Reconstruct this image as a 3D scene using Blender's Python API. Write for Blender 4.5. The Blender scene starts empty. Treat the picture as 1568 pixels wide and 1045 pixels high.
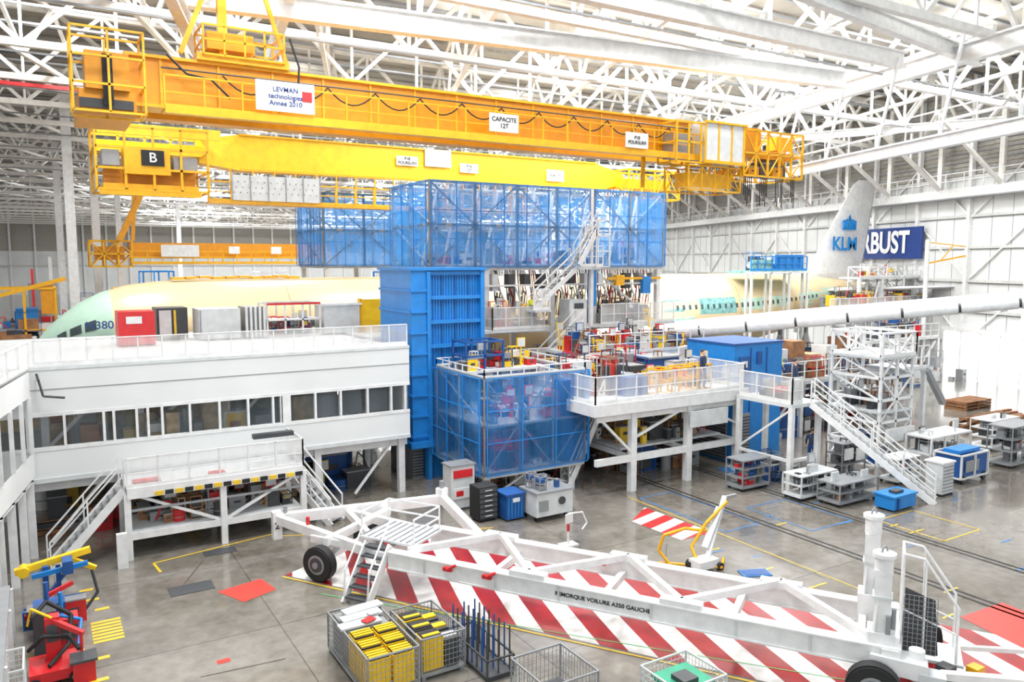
import bpy, math, random
from mathutils import Vector, Matrix
random.seed(7)
S=bpy.context.scene
V=Vector
# ------------------------------------------------------------------ materials
def mk(name,col,rough=.5,metal=0,noise=.06,scale=3.0,emit=None,bump=0):
    m=bpy.data.materials.new(name); m.use_nodes=True; nt=m.node_tree; N=nt.nodes; L=nt.links
    b=N['Principled BSDF']; b.inputs['Roughness'].default_value=rough; b.inputs['Metallic'].default_value=metal
    tc=N.new('ShaderNodeTexCoord'); nz=N.new('ShaderNodeTexNoise'); nz.inputs['Scale'].default_value=scale; nz.inputs['Detail'].default_value=3
    L.new(tc.outputs['Object'],nz.inputs['Vector'])
    r=N.new('ShaderNodeValToRGB'); r.color_ramp.elements[0].position=.3; r.color_ramp.elements[1].position=.7
    lo=[max(0,c*(1-noise*2)) for c in col]; hi=[min(1,c*(1+noise)) for c in col]
    r.color_ramp.elements[0].color=(*lo,1); r.color_ramp.elements[1].color=(*hi,1)
    L.new(nz.outputs[0],r.inputs[0]); L.new(r.outputs[0],b.inputs['Base Color'])
    if emit:
        b.inputs['Emission Color'].default_value=(*emit[0],1); b.inputs['Emission Strength'].default_value=emit[1]
    return m
def mknet(name,col,fac,trans=.5,scale=2.2):
    m=bpy.data.materials.new(name); m.use_nodes=True; nt=m.node_tree; N=nt.nodes; L=nt.links
    N.remove(N['Principled BSDF']); o=N['Material Output']
    d=N.new('ShaderNodeBsdfDiffuse'); d.inputs[0].default_value=(*col,1)
    t=N.new('ShaderNodeBsdfTranslucent'); t.inputs[0].default_value=(*col,1)
    m1=N.new('ShaderNodeMixShader'); m1.inputs[0].default_value=trans; L.new(d.outputs[0],m1.inputs[1]); L.new(t.outputs[0],m1.inputs[2])
    tr=N.new('ShaderNodeBsdfTransparent'); m2=N.new('ShaderNodeMixShader')
    tc=N.new('ShaderNodeTexCoord'); mp=N.new('ShaderNodeMapping'); mp.inputs['Scale'].default_value=(1,1,.15)
    nz=N.new('ShaderNodeTexNoise'); nz.inputs['Scale'].default_value=scale; nz.inputs['Detail'].default_value=4
    L.new(tc.outputs['Object'],mp.inputs[0]); L.new(mp.outputs[0],nz.inputs['Vector'])
    mr=N.new('ShaderNodeMapRange'); mr.inputs['From Min'].default_value=.3; mr.inputs['From Max'].default_value=.7
    mr.inputs['To Min'].default_value=fac-.12; mr.inputs['To Max'].default_value=fac+.12
    L.new(nz.outputs[0],mr.inputs[0]); L.new(mr.outputs[0],m2.inputs[0]); L.new(tr.outputs[0],m2.inputs[1]); L.new(m1.outputs[0],m2.inputs[2]); L.new(m2.outputs[0],o.inputs[0])
    return m
WH=mk('white_paint',(.70,.70,.69),.4)
WH2=mk('white_steel',(.76,.76,.75),.42)
OW=mk('offwhite_panel',(.58,.60,.60),.5)
GR=mk('grey_steel',(.28,.29,.30),.4,.2)
DK=mk('dark_steel',(.05,.053,.058),.5)
BK=mk('black_rubber',(.012,.012,.013),.7)
YE=mk('crane_yellow',(.76,.39,.006),.4)
OR=mk('crane_orange',(.66,.27,.004),.4)
YB=mk('bright_yellow',(.86,.54,.012),.42)
BL=mk('blue_paint',(.012,.20,.56),.4)
BLD=mk('dark_blue_paint',(.012,.08,.28),.45)
RD=mk('red_paint',(.58,.018,.022),.4)
BR=mk('wood_brown',(.30,.14,.06),.7,noise=.2)
CR=mk('primer_cream',(.74,.58,.34),.3,noise=.03,scale=.3)
MT=mk('primer_mint',(.47,.66,.53),.35,noise=.03)
TEAL=mk('primer_teal',(.22,.46,.44),.45,noise=.25,scale=4)
GLD=mk('dark_glass',(.06,.08,.08),.15)
SIGNB=mk('sign_navy',(.012,.04,.19),.5)
KBL=mk('tail_blue',(.005,.24,.64),.4)
GN=mk('green_plastic',(.02,.30,.17),.5)
CONC=mk('beige_interior',(.48,.35,.2),.7,noise=.2)
SKIN=mk('skin',(.62,.38,.27),.6)
HAIR=mk('hair',(.05,.03,.02),.7)
JKT=mk('navy_cloth',(.025,.04,.09),.8)
HIV=mk('hi_vis_cloth',(.75,.80,.05),.7)
NET=mknet('blue_net',(.075,.30,.68),.52)
MESH=mknet('white_mesh_panel',(.78,.78,.77),.45,.2)
GLS=mknet('window_glass',(.22,.27,.30),.2,.1)
DOORG=mk('door_daylight',(.9,.9,.9),.5,emit=((1,1,1),1.3))
# ------------------------------------------------------------------ builder
class B:
    def __init__(s,name): s.n=name; s.v=[]; s.f=[]; s.m=[]; s.sm=[]; s.mats=[]
    def mi(s,m):
        if m not in s.mats: s.mats.append(m)
        return s.mats.index(m)
    def add(s,vs,fs,m,smooth=False):
        o=len(s.v); s.v+= [tuple(v) for v in vs]; k=s.mi(m)
        for f in fs: s.f.append([o+i for i in f]); s.m.append(k); s.sm.append(smooth)
    def bx(s,x0,x1,y0,y1,z0,z1,m):
        vs=[(x,y,z) for z in (z0,z1) for x,y in ((x0,y0),(x1,y0),(x1,y1),(x0,y1))]
        s.add(vs,[(3,2,1,0),(4,5,6,7),(0,1,5,4),(1,2,6,5),(2,3,7,6),(3,0,4,7)],m)
    def rb(s,c,sz,rot,m):
        cx,cy,cz=c; a=math.cos(rot); b=math.sin(rot); vs=[]
        for z in (-.5,.5):
            for x,y in ((-.5,-.5),(.5,-.5),(.5,.5),(-.5,.5)):
                X=x*sz[0]; Y=y*sz[1]; vs.append((cx+X*a-Y*b,cy+X*b+Y*a,cz+z*sz[2]))
        s.add(vs,[(3,2,1,0),(4,5,6,7),(0,1,5,4),(1,2,6,5),(2,3,7,6),(3,0,4,7)],m)
    def st(s,p,q,w,m,h=None):
        p=V(p); q=V(q); h=h or w; d=q-p
        if d.length<1e-6: return
        d.normalize(); up=V((0,0,1)) if abs(d.z)<.98 else V((1,0,0))
        sd=d.cross(up).normalized()*w/2; u=sd.cross(d).normalized()*h/2
        vs=[p-sd-u,p+sd-u,p+sd+u,p-sd+u,q-sd-u,q+sd-u,q+sd+u,q-sd+u]
        s.add(vs,[(0,1,2,3),(7,6,5,4),(4,5,1,0),(5,6,2,1),(6,7,3,2),(7,4,0,3)],m)
    def cy(s,p,q,r,m,n=12,r2=None):
        p=V(p); q=V(q); r2=r if r2 is None else r2; d=(q-p).normalized(); up=V((0,0,1)) if abs(d.z)<.98 else V((1,0,0))
        a=d.cross(up).normalized(); b=a.cross(d).normalized(); vs=[]
        for c,rr in ((p,r),(q,r2)):
            for i in range(n):
                t=2*math.pi*i/n; vs.append(c+a*math.cos(t)*rr+b*math.sin(t)*rr)
        s.add(vs,[(i,(i+1)%n,n+(i+1)%n,n+i) for i in range(n)],m,True)
        s.add(vs[:n],[tuple(range(n))[::-1]],m); s.add(vs[n:],[tuple(range(n))],m)
    def qd(s,a,b,c,d,m): s.add([a,b,c,d],[(0,1,2,3)],m)
    def path(s,pts,r,m,n=6):
        for a,b in zip(pts,pts[1:]): s.cy(a,b,r,m,n)
    def rail(s,pts,h=1.1,m=None,panel=None,sp=1.5,w=.05,mid=True):
        m=m or WH
        for a,b in zip(pts,pts[1:]):
            a=V(a); b=V(b); L=(b-a).length; n=max(1,round(L/sp)); up=V((0,0,h))
            s.st(a+up,b+up,w,m)
            if mid: s.st(a+up*.5,b+up*.5,w*.7,m)
            s.st(a+V((0,0,.08)),b+V((0,0,.08)),.03,m,.15)
            for i in range(n+1):
                p=a.lerp(b,i/n); s.st(p,p+up,w,m)
            if panel: s.qd(a+up*.1,b+up*.1,b+up*.97,a+up*.97,panel)
    def stairs(s,p0,p1,w,m=None,tread=None,rail=True):
        m=m or WH; tread=tread or GR; p0=V(p0); p1=V(p1); d=p1-p0; h=V((d.x,d.y,0)).normalized(); sd=V((-h.y,h.x,0))*w/2
        for k in (-1,1):
            s.st(p0+sd*k,p1+sd*k,.06,m,.25)
            if rail:
                for u in (1.0,.5): s.st(p0+sd*k+V((0,0,u)),p1+sd*k+V((0,0,u)),.045,m)
                n=max(2,int(d.length/1.3))
                for i in range(n+1):
                    q=p0.lerp(p1,i/n)+sd*k; s.st(q,q+V((0,0,1)),.045,m)
        n=max(2,int(abs(d.z)/.2))
        ang=math.atan2(h.y,h.x)
        for i in range(1,n+1):
            q=p0.lerp(p1,(i-.3)/n); s.rb(q,(.25,w,.035),ang,tread)
    def grid(s,p,u,v,nu,nv,w,m):
        p=V(p);u=V(u);v=V(v)
        for i in range(nu+1): s.st(p+u*(i/nu),p+u*(i/nu)+v,w,m)
        for j in range(nv+1): s.st(p+v*(j/nv),p+v*(j/nv)+u,w,m)
    def frame(s,x0,x1,y0,y1,z0,z1,w,m,nx=1,ny=1,nz=1,diag=False):
        for i in range(nx+1):
            for j in range(ny+1):
                if 0<i<nx and 0<j<ny: continue
                x=x0+(x1-x0)*i/nx; y=y0+(y1-y0)*j/ny; s.st((x,y,z0),(x,y,z1),w,m)
        for k in range(nz+1):
            z=z0+(z1-z0)*k/nz
            for y in (y0,y1): s.st((x0,y,z),(x1,y,z),w,m)
            for x in (x0,x1): s.st((x,y0,z),(x,y1,z),w,m)
        if diag:
            for k in range(nz):
                za=z0+(z1-z0)*k/nz; zb=z0+(z1-z0)*(k+1)/nz
                for i in range(nx):
                    xa=x0+(x1-x0)*i/nx; xb=x0+(x1-x0)*(i+1)/nx
                    if (i+k)%2: xa,xb=xb,xa
                    for y in (y0,y1): s.st((xa,y,za),(xb,y,zb),w*.6,m)
                for x in (x0,x1): s.st((x,y0,za),(x,y1,zb),w*.6,m)
    def clutter(s,x0,x1,y0,y1,z,n,pal,mx=.5):
        for i in range(n):
            a=random.uniform(.15,mx); b=random.uniform(.15,mx); h=random.uniform(.15,mx)
            cx=random.uniform(x0+a/2,x1-a/2); cy=random.uniform(y0+b/2,y1-b/2)
            m=random.choice(pal); k=random.random()
            if k<.4:      # lidded crate
                s.bx(cx-a/2,cx+a/2,cy-b/2,cy+b/2,z,z+h,m); s.bx(cx-a*.53,cx+a*.53,cy-b*.53,cy+b*.53,z+h,z+h+.04,GR)
                s.bx(cx-a*.2,cx+a*.2,cy-b*.5-.02,cy-b*.5,z+h*.5,z+h*.7,DK)
            elif k<.55:   # drum
                s.cy((cx,cy,z),(cx,cy,z+h*1.2),a*.4,m,12); s.cy((cx,cy,z+h*.4),(cx,cy,z+h*.46),a*.43,GR,12); s.cy((cx,cy,z+h*1.2),(cx,cy,z+h*1.3),a*.1,DK,8)
            elif k<.8:    # rack
                hh=h*1.7; s.frame(cx-a/2,cx+a/2,cy-b/2,cy+b/2,z,z+hh,.035,m,1,1,2)
                for q in (.05,.5): s.bx(cx-a*.4,cx+a*.4,cy-b*.4,cy+b*.4,z+hh*q,z+hh*(q+.3),random.choice(pal))
            elif k<.92:   # hose / tubing
                s.path([(cx-a,cy,z+.05),(cx-a*.4,cy,z+h*1.4),(cx+a*.3,cy+.1,z+h*1.1),(cx+a,cy,z+.1)],.035,random.choice((DK,RD,m)),6)
            else:         # post with panel
                s.cy((cx,cy,z),(cx,cy,z+h+.8),.03,m,8); s.bx(cx-.2,cx+.2,cy-.04,cy+.04,z+h+.4,z+h+.8,m); s.bx(cx-.17,cx+.17,cy-.05,cy-.04,z+h+.43,z+h+.77,OW)
    def wheel(s,c,r,w,ax,hub=None):
        c=V(c); ax=V(ax).normalized(); hub=hub or WH
        s.cy(c-ax*w/2,c+ax*w/2,r*.93,BK,28); s.cy(c-ax*w*.38,c+ax*w*.38,r,BK,28)
        s.cy(c-ax*(w/2+.01),c+ax*(w/2+.01),r*.55,hub,20); s.cy(c-ax*(w/2+.03),c+ax*(w/2+.03),r*.42,DK,20); s.cy(c-ax*(w/2+.07),c+ax*(w/2+.07),r*.18,hub,12)
    def caster(s,x,y,r=.08):
        s.cy((x-.03,y,r),(x+.03,y,r),r,BK,10); s.st((x,y,r),(x,y,2*r+.06),.05,GR)
    def done(s,parent=None):
        me=bpy.data.meshes.new(s.n); me.from_pydata(s.v,[],s.f)
        for m in s.mats: me.materials.append(m)
        me.polygons.foreach_set('material_index',s.m); me.polygons.foreach_set('use_smooth',s.sm); me.update()
        o=bpy.data.objects.new(s.n,me); S.collection.objects.link(o)
        if parent: o.parent=parent
        return o
def text(name,body,loc,size,xd,up,m,parent=None,sx=1.0,align='CENTER',bold=.012):
    cu=bpy.data.curves.new(name,'FONT'); cu.body=body; cu.size=size; cu.align_x=align; cu.align_y='CENTER'; cu.extrude=.004; cu.offset=bold*size
    cu.materials.append(m); o=bpy.data.objects.new(name,cu); S.collection.objects.link(o)
    x=V(xd).normalized(); y=V(up).normalized(); z=x.cross(y)
    M=Matrix((x*sx,y,z)).transposed().to_4x4(); M.translation=V(loc); o.matrix_world=M
    if parent: o.parent=parent
    return o
# ------------------------------------------------------------------ camera
az=math.radians(58.8); p=math.radians(5.83)
f2=V((math.cos(az),math.sin(az),0)); R=V((math.sin(az),-math.cos(az),0))
F=f2*math.cos(p)+V((0,0,-math.sin(p))); U=f2*math.sin(p)+V((0,0,math.cos(p)))
cd=bpy.data.cameras.new('camera'); co=bpy.data.objects.new('camera',cd); S.collection.objects.link(co)
cd.sensor_width=36; cd.lens=1263/1650*36; cd.clip_end=1000
M=Matrix((R,U,-F)).transposed().to_4x4(); M.translation=V((0,0,9.5)); co.matrix_world=M; S.camera=co
# ------------------------------------------------------------------ floor
def floor_mat():
    m=bpy.data.materials.new('polished_concrete'); m.use_nodes=True; nt=m.node_tree; N=nt.nodes; L=nt.links; b=N['Principled BSDF']
    tc=N.new('ShaderNodeTexCoord')
    n1=N.new('ShaderNodeTexNoise'); n1.inputs['Scale'].default_value=.3; n1.inputs['Detail'].default_value=10; n1.inputs['Roughness'].default_value=.7
    n2=N.new('ShaderNodeTexNoise'); n2.inputs['Scale'].default_value=3; n2.inputs['Detail'].default_value=8
    for n in (n1,n2): L.new(tc.outputs['Object'],n.inputs['Vector'])
    r=N.new('ShaderNodeValToRGB'); r.color_ramp.elements[0].position=.36; r.color_ramp.elements[1].position=.66
    r.color_ramp.elements[0].color=(.115,.098,.077,1); r.color_ramp.elements[1].color=(.27,.248,.215,1)
    mx=N.new('ShaderNodeMath'); mx.operation='MULTIPLY_ADD'; mx.inputs[1].default_value=.3; L.new(n2.outputs[0],mx.inputs[0])
    m3=N.new('ShaderNodeMath'); m3.operation='MULTIPLY'; m3.inputs[1].default_value=.72; L.new(n1.outputs[0],m3.inputs[0]); L.new(m3.outputs[0],mx.inputs[2])
    L.new(mx.outputs[0],r.inputs[0])
    br=N.new('ShaderNodeTexBrick'); br.offset=0; br.inputs['Scale'].default_value=1; br.inputs['Brick Width'].default_value=5; br.inputs['Row Height'].default_value=5; br.inputs['Mortar Size'].default_value=.015
    br.inputs['Color1'].default_value=(1,1,1,1); br.inputs['Color2'].default_value=(.88,.88,.88,1); br.inputs['Mortar'].default_value=(.35,.35,.35,1)
    L.new(tc.outputs['Object'],br.inputs['Vector'])
    mm=N.new('ShaderNodeMix'); mm.data_type='RGBA'; mm.blend_type='MULTIPLY'; mm.inputs[0].default_value=1
    L.new(r.outputs[0],mm.inputs[6]); L.new(br.outputs[0],mm.inputs[7]); L.new(mm.outputs[2],b.inputs['Base Color'])
    mr=N.new('ShaderNodeMapRange'); mr.inputs['To Min'].default_value=.08; mr.inputs['To Max'].default_value=.34; L.new(n1.outputs[0],mr.inputs[0]); L.new(mr.outputs[0],b.inputs['Roughness'])
    b.inputs['Coat Weight'].default_value=.6; b.inputs['Coat Roughness'].default_value=.08
    return m
FL=floor_mat()
b=B('floor'); b.bx(-60,190,-15,262,-.3,0,FL); b.done()
def stripes(name,pts,period,ang,c1,c2):
    m=bpy.data.materials.new(name); m.use_nodes=True; nt=m.node_tree; N=nt.nodes; L=nt.links; bb=N['Principled BSDF']; bb.inputs['Roughness'].default_value=.3
    tc=N.new('ShaderNodeTexCoord'); sp=N.new('ShaderNodeSeparateXYZ'); mp=N.new('ShaderNodeMapping'); mp.inputs['Rotation'].default_value=(0,0,ang); L.new(tc.outputs['Object'],mp.inputs[0]); L.new(mp.outputs[0],sp.inputs[0])
    a=N.new('ShaderNodeMath'); a.operation='MULTIPLY'; a.inputs[1].default_value=1/period; L.new(sp.outputs[0],a.inputs[0])
    fr=N.new('ShaderNodeMath'); fr.operation='FRACT'; L.new(a.outputs[0],fr.inputs[0])
    gt=N.new('ShaderNodeMath'); gt.operation='GREATER_THAN'; gt.inputs[1].default_value=.5; L.new(fr.outputs[0],gt.inputs[0])
    nz=N.new('ShaderNodeTexNoise'); nz.inputs['Scale'].default_value=2; nz.inputs['Detail'].default_value=8; L.new(tc.outputs['Object'],nz.inputs['Vector'])
    rr=N.new('ShaderNodeValToRGB'); rr.color_ramp.elements[0].position=.3; rr.color_ramp.elements[0].color=(.7,.69,.67,1); rr.color_ramp.elements[1].position=.62; L.new(nz.outputs[0],rr.inputs[0])
    mx=N.new('ShaderNodeMix'); mx.data_type='RGBA'; mx.inputs[6].default_value=(*c1,1); mx.inputs[7].default_value=(*c2,1); L.new(gt.outputs[0],mx.inputs[0])
    m2=N.new('ShaderNodeMix'); m2.data_type='RGBA'; m2.blend_type='MULTIPLY'; m2.inputs[0].default_value=1; L.new(mx.outputs[2],m2.inputs[6]); L.new(rr.outputs[0],m2.inputs[7]); L.new(m2.outputs[2],bb.inputs['Base Color'])
    b=B(name); b.add([(x,y,.006) for x,y in pts],[tuple(range(len(pts)))],m)
    return b
a=V((.547,-.837,0)); nn=V((.837,.547,0)); T0=V((8.2,20.2,0))
def T(s,v,z=0): q=T0+a*s+nn*v; return V((q.x,q.y,z))
A=V((6.0,23.2,0))
zone=[(A.x,A.y),((A+a*24).x,(A+a*24).y),((A+a*24+nn*4.9).x,(A+a*24+nn*4.9).y),((A+a*.6+nn*4.9).x,(A+a*.6+nn*4.9).y)]
stripes('hazard_floor_marking',zone,1.12,math.radians(15),(.72,.71,.69),(.33,.013,.016)).done()
stripes('striped_floor_patch',[(18.2,21.6),(18.4,19.2),(19.9,19.2),(19.7,22.6)],.95,math.radians(75),(.74,.73,.71),(.55,.03,.03)).done()
b=B('floor_lines')
Z=.008
def ln(p,q,w,m,z=Z):
    p=V((*p,z)); q=V((*q,z)); d=(q-p).normalized(); n=V((-d.y,d.x,0))*w/2; b.qd(p-n,q-n,q+n,p+n,m)
RDF=mk('red_floor_paint',(.72,.045,.03),.35); YF=mk('yellow_floor_paint',(.72,.47,.03),.4); BF=mk('blue_floor_paint',(.05,.2,.48),.4); DKF=mk('dark_groove',(.015,.015,.015),.6); GL=mk('green_floor_tape',(.1,.5,.15),.4)
e0=A; e1=A+a*24; ln((e0.x-.1,e0.y-.1),(e1.x-.1,e1.y-.1),.07,YF,.012); ln((A.x+.5,A.y-1.9),(e1.x+1.2,e1.y+1.3),.03,GL,.013)
for P in ([(4.0,23.0),(4.5,21.9),(5.5,22.3),(5.3,23.3)],[(20.7,11.0),(20.3,9.2),(22.4,9.0),(22.6,10.9)],[(3.2,18.9),(3.2,18.7),(3.5,18.7),(3.5,18.9)]):
    b.add([(x,y,.008) for x,y in P],[(0,1,2,3)],RDF)
for x in (22.2,25.5):
    for d in (-.14,.14): ln((x+d,4),(x+d,26.3),.1,DKF)
ln((2.7,26.3),(6.9,27.1),.08,YF); ln((2.7,26.3),(2.8,25.4),.08,YF); ln((0.5,21.2),(.9,12),.08,YF); ln((6.6,26.8),(13.5,23.6),.06,YF); ln((20,24),(20,12),.05,YF)
for i in range(7): ln((.75,21.4+i*.2),(1.45,21.4+i*.2),.14,YF)
for (x,y) in ((.9,23.4),(.7,24.2),(.6,25.0),(.6,19.3),(.7,20.4)): b.bx(x,x+.35,y,y+.15,0,.01,YF)
for (x0,x1,y0,y1) in ((20.3,22.0,19.0,23.6),(23.0,25.2,17.5,20.5),(26,28.2,14.5,17)):
    for p_,q_ in (((x0,y0),(x1,y0)),((x1,y0),(x1,y1)),((x1,y1),(x0,y1)),((x0,y1),(x0,y0))): ln(p_,q_,.06,BF if x0!=26 else YF)
for (x0,x1,y0,y1) in ((2.8,4.0,23.3,24.0),(4.2,5.2,26.0,26.5)): b.bx(x0,x1,y0,y1,0,.015,DK)
for i in range(26):
    x=random.uniform(17,32); y=random.uniform(10,24); ln((x,y),(x+random.uniform(.3,.9),y),.07,random.choice((YF,BF,BF)))
for i in range(8):
    x=random.uniform(3,8); y=random.uniform(12,20); ln((x,y),(x+.25,y+.1),.15,random.choice((BF,YF,RDF)),.01)
for i in range(18):
    x=random.uniform(2,20); y=random.uniform(10,25); ln((x,y),(x+random.uniform(-2,2),y+random.uniform(-3,3)),.02,DKF,.007)
b.done()
fm=bpy.data.objects.new('floor_lettering',None); S.collection.objects.link(fm)
TXD=mk('dark_letter_paint',(.12,.012,.015),.4)
for s_,v_,bd,sz_ in ((10.3,1.9,'STOCKAGE',.42),(11.9,2.75,'RESERVE',.4),(9.6,4.3,'VOILURE',.4)):
    text('lettering_'+bd.lower(),bd,T(s_,v_,.014),sz_,a,nn,TXD,fm,bold=.03)
# ------------------------------------------------------------------ walls
w_=V((.352,.936,0)); n_=V((-.936,.352,0))
W0=V((62.3,29.5,0))
def Wp(s,z,o=0): q=W0+w_*s+n_*o; return (q.x,q.y,z)
wrot=math.atan2(.936,.352)
WALL=mk('wall_white_panel',(.68,.69,.68),.5,scale=.4,noise=.03); LOUV=mk('wall_louver_grey',(.36,.34,.30),.6,noise=.1); GIRT=mk('wall_girt',(.56,.56,.54),.5)
b=B('wall_right')
def wb(s0,s1,z0,z1,o0,o1,m):
    c=W0+w_*((s0+s1)/2)+n_*((o0+o1)/2); b.rb((c.x,c.y,(z0+z1)/2),(s1-s0,o1-o0,z1-z0),wrot,m)
wb(-30,250,0,16.2,-.3,0,WALL); wb(-30,250,16.2,25,-.4,-.1,LOUV)
for i in range(24): wb(-30,120,16.4+i*.35,16.5+i*.35,-.1,.02,GR if i%2 else LOUV)
for s in range(-30,250,6):
    wb(s,s+.35,0,25,0,.35,WH2)
    wb(s+2,s+2.04,0,16.2,0,.02,GR); wb(s+4,s+4.04,0,16.2,0,.02,GR)
    for z in (3,8,13):
        if (s//6)%2: b.st(Wp(s,z,.15),Wp(s+6,z+4.6,.15),.12,WH2)
        else: b.st(Wp(s+6,z,.15),Wp(s,z+4.6,.15),.12,WH2)
for z in (2.8,5.4,7.8,10.5,13,16.1): wb(-30,250,z,z+.22,0,.2,GIRT); wb(-30,250,z-.06,z,0,.12,GR)
wb(-30,250,14.6,15.3,.35,1.1,WH2); wb(-30,250,14.5,14.6,.3,1.15,GR)
for z in (15.9,16.5): wb(-30,160,z,z+.07,1.0,1.07,WH2)
for s in range(-30,160,2): b.st(Wp(s,15.3,1.03),Wp(s,16.5,1.03),.06,WH2)
b.done()
b=B('door_1')
wb(-6,8,0,3.8,.22,.35,DOORG)
for s in range(-6,9,2): wb(s-.06,s+.06,0,3.8,.35,.5,WH2)
wb(-6.2,8.2,3.8,4.1,.35,.6,WH2)
b.done()
sg=B('wall_sign'); b=sg
wb(11.0,24,9.7,12.5,.45,.6,SIGNB); so=sg.done()
q=W0+w_*17.0+n_*.68; text('sign_lettering','AIRBUST',(q.x,q.y,11.1),2.7,-w_,(0,0,1),WH2,so,.86,bold=.03)
b=B('wall_back'); b.bx(-60,175,260,261,0,12.3,WALL); b.bx(-60,175,260,261,12.3,26,LOUV)
for x in range(-60,175,6): b.bx(x,x+.5,259.5,260,0,26,WH2)
b.bx(-60,175,259.4,260,8,8.4,GIRT)
b.done()
# ------------------------------------------------------------------ roof
DECK=mk('roof_deck',(.40,.375,.33),.6,noise=.1,scale=.5); TR=mk('truss_paint',(.76,.74,.70),.5)
b=B('ceiling'); b.bx(-40,190,16,262,24.2,24.5,DECK)
for i in range(0,123): b.bx(-40,150,17+i*2,17.18+i*2,24.05,24.2,GR if i%2 else LOUV)
b.done()
b=B('roof_trusses')
def xmax(y): return 51.0+.376*y
zb,zt=19.6,23.4
y=20
while y<258:
    far=y>110; st_=8 if far else 4; x1=xmax(y); x=-24
    w=.26 if far else .2
    b.st((-24,y,zb),(x1,y,zb),.34,TR); b.st((-24,y,zt),(x1,y,zt),.34,TR)
    i=0
    while x+st_<=x1:
        if i%2==0: b.st((x,y,zb),(x+st_,y,zt),w,TR)
        else: b.st((x,y,zt),(x+st_,y,zb),w,TR)
        b.st((x,y,zb),(x,y,zt),w*.7,TR)
        x+=st_; i+=1
    y+=8 if not far else 12
for j in range(-3,14):
    x0=-40+j*8
    y=20
    while y<230:
        far=y>110; L_=4 if not far else 8
        xa=x0+.376*y+6; xb=x0+.376*(y+L_)+6
        if xa>-26 and xb<xmax(y):
            i=int((y-20)/L_)
            zz=(zb+.4,zt) if i%2 else (zt,zb+.4)
            b.st((xa,y,zz[0]),(xb,y+L_,zz[1]),.17,TR); b.st((xa,y,zb+.4),(xb,y+L_,zb+.4),.22,TR); b.st((xa,y,zt),(xb,y+L_,zt),.2,TR)
        y+=L_
for y in range(20,150,6):
    x=xmax(y)-.6; b.st((x-9,y,zb),(x,y,15.2),.25,TR); b.st((x-9,y,zb),(x-.4,y+6*1,19.6),.2,TR); b.st((x-4.5,y,zb),(x-4.5,y,17.5),.15,TR)
    b.st((x-.2,y,15.2),(x-.2,y,24),.35,TR)
for i in range(14):
    y=26+i*9; b.st((-24,y,19.2),(xmax(y)-2,y,19.2),.09,GR); b.st((-24,y+3,22.2),(xmax(y)-2,y+3,22.2),.12,GR); b.bx(-24,xmax(y)-3,y+4.4,y+4.8,21.6,21.7,GR)
b.done()
b=B('roof_runway_beams')
def ibeam(p,q,h,w,m):
    p=V(p);q=V(q); b.st(p+V((0,0,h/2)),q+V((0,0,h/2)),w,m,.08); b.st(p-V((0,0,h/2)),q-V((0,0,h/2)),w,m,.08); b.st(p,q,.08,m,h)
ibeam((5,31,19),(37,27.3,19),.8,.5,WH2); ibeam((13,24,19.3),(37,24,19.3),.7,.45,WH2); ibeam((18,19,19.3),(40,22,19.3),.6,.4,WH2)
ibeam((43,44,19),(35,13,19),.8,.5,WH2); ibeam((39,35.5,14.6),(30.5,12,14.6),.5,.35,WH2); ibeam((47,52,19.2),(58,30,19.2),.5,.4,WH2)
ibeam((4,27.5,18.2),(9,45,18.2),.6,.4,WH2); ibeam((7.5,24,19.4),(14,60,19.4),.5,.4,WH2)
for t in range(0,13):
    q=V((39,35.5,14.9)).lerp(V((30.5,12,14.9)),t/12); b.st(q,q+V((0,0,1.0)),.05,WH2)
    if t%2==0: b.st(q-V((0,0,.3)),q+V((1.5,0,4.4)),.12,WH2)
b.st((39,35.5,15.9),(30.5,12,15.9),.06,WH2); b.st((39,35.5,15.4),(30.5,12,15.4),.05,WH2)
for x in (6,14,22,30): b.st((x,30.6,19),(x+.5,30.6,23.5),.2,WH2); b.st((x,30.6,19),(x+3,30.6,23.5),.14,WH2)
b.st((-6,34,20.4),(12,34,20.4),.13,RD); b.st((-6,52,19.2),(24,52,19.2),.2,RD)
b.done()
for (x,y,h,m) in ((5.2,86,24,WH2),(10,120,24,WH2),(2.5,100,24,WH2),(22,150,24,WH2),(60,125,24,WH2),(2.6,72,24,WH2)):
    b=B('steel_column'); b.bx(x-.35,x+.35,y-.3,y-.22,0,h,m); b.bx(x-.35,x+.35,y+.22,y+.3,0,h,m); b.bx(x-.06,x+.06,y-.22,y+.22,0,h,m); b.bx(x-.5,x+.5,y-.5,y+.5,0,.08,GR); b.done()
def roof_light(x,y,sx,sy,e):  # area light below the roof deck: real skylights and added fill
    l=bpy.data.lights.new('skylight_and_fill','AREA'); l.shape='RECTANGLE'; l.size=sx; l.size_y=sy; l.energy=e; l.color=(.97,.985,1)
    o=bpy.data.objects.new('skylight_and_fill',l); S.collection.objects.link(o); o.location=(x,y,23.9)
for y in (28,44,64,90,125,170,220):  # regular rows added as fill to carry light deep into the hall
    for x in (4,24,44) if y<100 else (-5,30,70):
        if y==44 and x==4: 
            roof_light(3,44,3,7,4500); continue
        sx=3 if y<100 else 6; sy=7 if y<100 else 14
        roof_light(x+y*.2,y,sx,sy,(4900 if y<60 else 7500) if y<100 else 28000)
for x in (4,16): roof_light(x,19,3,5,3800)  # pair added as fill near the front roof edge
roof_light(23,40,5,4.5,4200); roof_light(37.4,42.5,4,4,3200); roof_light(36,34,3,3.5,2500); roof_light(42.8,26,3,3.5,2500)  # the real skylight patches
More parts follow.
